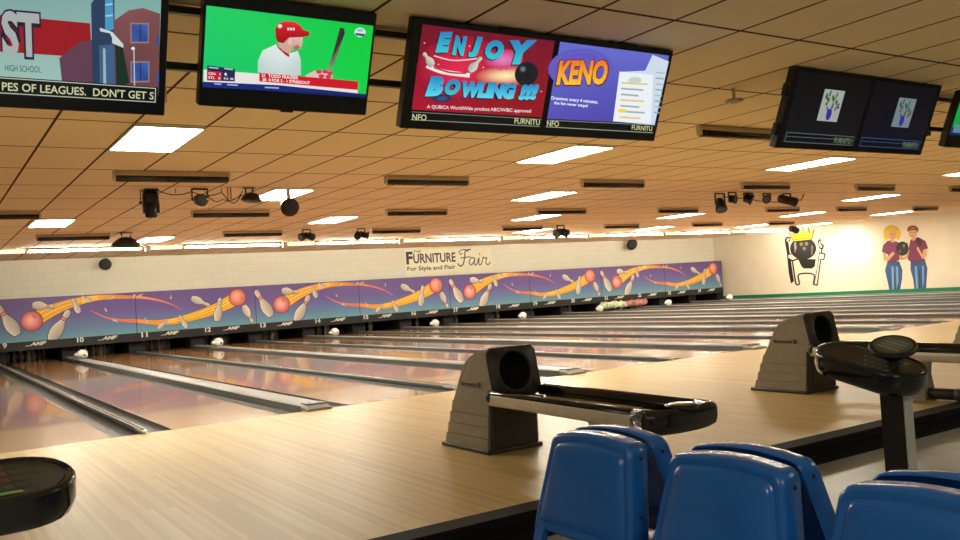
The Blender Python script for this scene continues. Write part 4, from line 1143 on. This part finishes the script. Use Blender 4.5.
A.ribbon([(274, 208), (278, 236)], 7, BK, 1.5)
wall_art(A, 'painted_throne', t, base)
A = Art(.002); A.ell(178, 205, 70, 60, (40, 38, 38), 5, edge=BK)
for x_, y_ in ((168, 182), (196, 180), (184, 206)): A.ell(x_, y_, 9, 10, (120, 112, 100), 6)
A.poly([(128, 180), (138, 165), (144, 200), (134, 230)], (150, 142, 128), 6); A.poly([(222, 185), (232, 195), (228, 235), (220, 240)], (110, 104, 95), 6)
wall_art(A, 'painted_ball', t, base)
A = Art(.002); cr = [(104, 118), (126, 138), (138, 110), (160, 132), (176, 98), (190, 128), (204, 95), (213, 126), (234, 104), (222, 156), (128, 166)]
A.poly([(169+(x_-169)*1.07, 132+(y_-132)*1.1) for x_, y_ in cr], BK, 7); A.poly(cr, (245, 205, 20), 8)
A.ribbon([(132, 158), (220, 148)], 4, (170, 120, 10), 9)
wall_art(A, 'painted_crown', t, base)
SK = (215, 165, 125); PU = (118, 48, 82); PD = (78, 28, 58); JB = (48, 88, 140); JL = (120, 165, 205); JD = (22, 42, 80)
t = thing('wall_mural', (XR, 9.2, .17), 'painted couple in purple shirts and blue jeans holding a ball, right wall', 'mural')
base = (9.2, .17)
def grow(p, k=1.05):
    c_ = np.mean(np.array(p), 0); return [tuple(c_+(np.array(q)-c_)*k) for q in p]
A = Art(.002)
je = [(630, 275), (688, 278), (704, 320), (703, 365), (692, 428), (640, 430), (628, 375), (616, 322)]
A.poly(grow(je), JD, 1); A.poly(je, JB, 2)
A.poly([(648, 300), (660, 300), (668, 428), (652, 428)], JL, 3); A.poly([(672, 298), (684, 305), (686, 380), (676, 425)], JL, 3); A.poly([(662, 330), (666, 330), (668, 428), (664, 428)], JD, 4)
sh = [(628, 168), (655, 162), (685, 176), (698, 200), (690, 262), (660, 278), (634, 276), (630, 236), (600, 224), (606, 190)]
A.poly(grow(sh), PD, 3); A.poly(sh, PU, 4)
A.poly([(603, 224), (612, 226), (628, 250), (655, 222), (668, 232), (628, 276), (606, 264)], SK, 6)
A.poly([(690, 225), (700, 225), (712, 262), (690, 255)], SK, 6)
A.ell(650, 118, 42, 36, (225, 190, 20), 5, edge=(200, 160, 20)); A.ell(622, 135, 14, 26, (225, 190, 20), 5.4); A.ell(684, 132, 13, 28, (225, 190, 20), 5.7)
A.ell(655, 134, 20, 26, SK, 6); A.poly([(645, 158), (665, 158), (668, 172), (645, 172)], SK, 5.9)
for x_ in (647, 662): A.ell(x_, 130, 2.5, 2.5, BK, 7)
A.ribbon([(649, 147), (661, 147)], 3, (170, 60, 60), 7)
wall_art(A, 'painted_woman', t, base)
A = Art(.002)
je = [(752, 274), (824, 266), (838, 312), (833, 375), (831, 420), (772, 422), (766, 372), (752, 318)]
A.poly(grow(je), JD, 1); A.poly(je, JB, 2)
A.poly([(772, 300), (784, 300), (792, 420), (780, 420)], JL, 3); A.poly([(812, 295), (822, 300), (822, 380), (814, 416)], JL, 3); A.poly([(797, 320), (802, 320), (803, 420), (798, 420)], JD, 4)
sh = [(752, 162), (790, 148), (828, 168), (841, 205), (816, 215), (822, 266), (790, 278), (752, 272), (738, 262), (744, 200)]
A.poly(grow(sh), PD, 3); A.poly(sh, PU, 4); A.poly([(772, 160), (795, 150), (815, 170), (800, 200)], PD, 5)
A.poly([(818, 212), (834, 206), (836, 240), (815, 262), (782, 205), (790, 195), (814, 238)], SK, 6)
A.poly([(745, 215), (735, 258), (700, 268), (698, 258), (725, 248), (736, 215)], SK, 6)
A.ell(763, 104, 30, 22, (140, 60, 40), 5); A.ell(762, 122, 22, 27, SK, 6); A.poly([(742, 100), (785, 98), (788, 118), (780, 106), (745, 110)], (140, 60, 40), 7)
A.poly([(758, 145), (778, 145), (782, 162), (760, 165)], SK, 5)
for x_ in (754, 769): A.ell(x_, 120, 2.5, 2.5, BK, 7)
A.ribbon([(755, 138), (767, 138)], 3, (150, 60, 60), 7)
wall_art(A, 'painted_man', t, base)
A = Art(.002); A.ell(708, 206, 33, 38, (45, 42, 42), 8, edge=BK); A.ell(716, 190, 6, 9, (130, 125, 120), 9); A.ell(694, 222, 5, 9, (100, 96, 92), 9); A.ribbon(curve([(684, 186), (705, 176), (735, 182)]), 8, BK, 9)
wall_art(A, 'painted_ball', t, base)

# ------------------------------------------------------------------ the spotlight that washes the right wall
ld = bpy.data.lights.new('wall_spot', 'SPOT'); ld.energy = 300; ld.color = (1, .95, .80); ld.spot_size = .74; ld.spot_blend = 1.; ld.shadow_soft_size = .06
lo = bpy.data.objects.new('wall_spot', ld); COL.objects.link(lo); lo.location = (22.56, 12.0, 2.53)
lo.rotation_euler = (Vector((24.4, 11.05, 1.95))-lo.location).to_track_quat('-Z', 'Y').to_euler()

# ------------------------------------------------------------------ world and view
w = bpy.data.worlds.new('world'); sc.world = w; w.use_nodes = True
w.node_tree.nodes['Background'].inputs[0].default_value = (1, .9, .75, 1); w.node_tree.nodes['Background'].inputs[1].default_value = .05
sc.view_settings.view_transform = 'Standard'; sc.view_settings.look = 'None'
sc.view_settings.exposure = 0; sc.view_settings.gamma = 1; sc.view_settings.use_curve_mapping = False
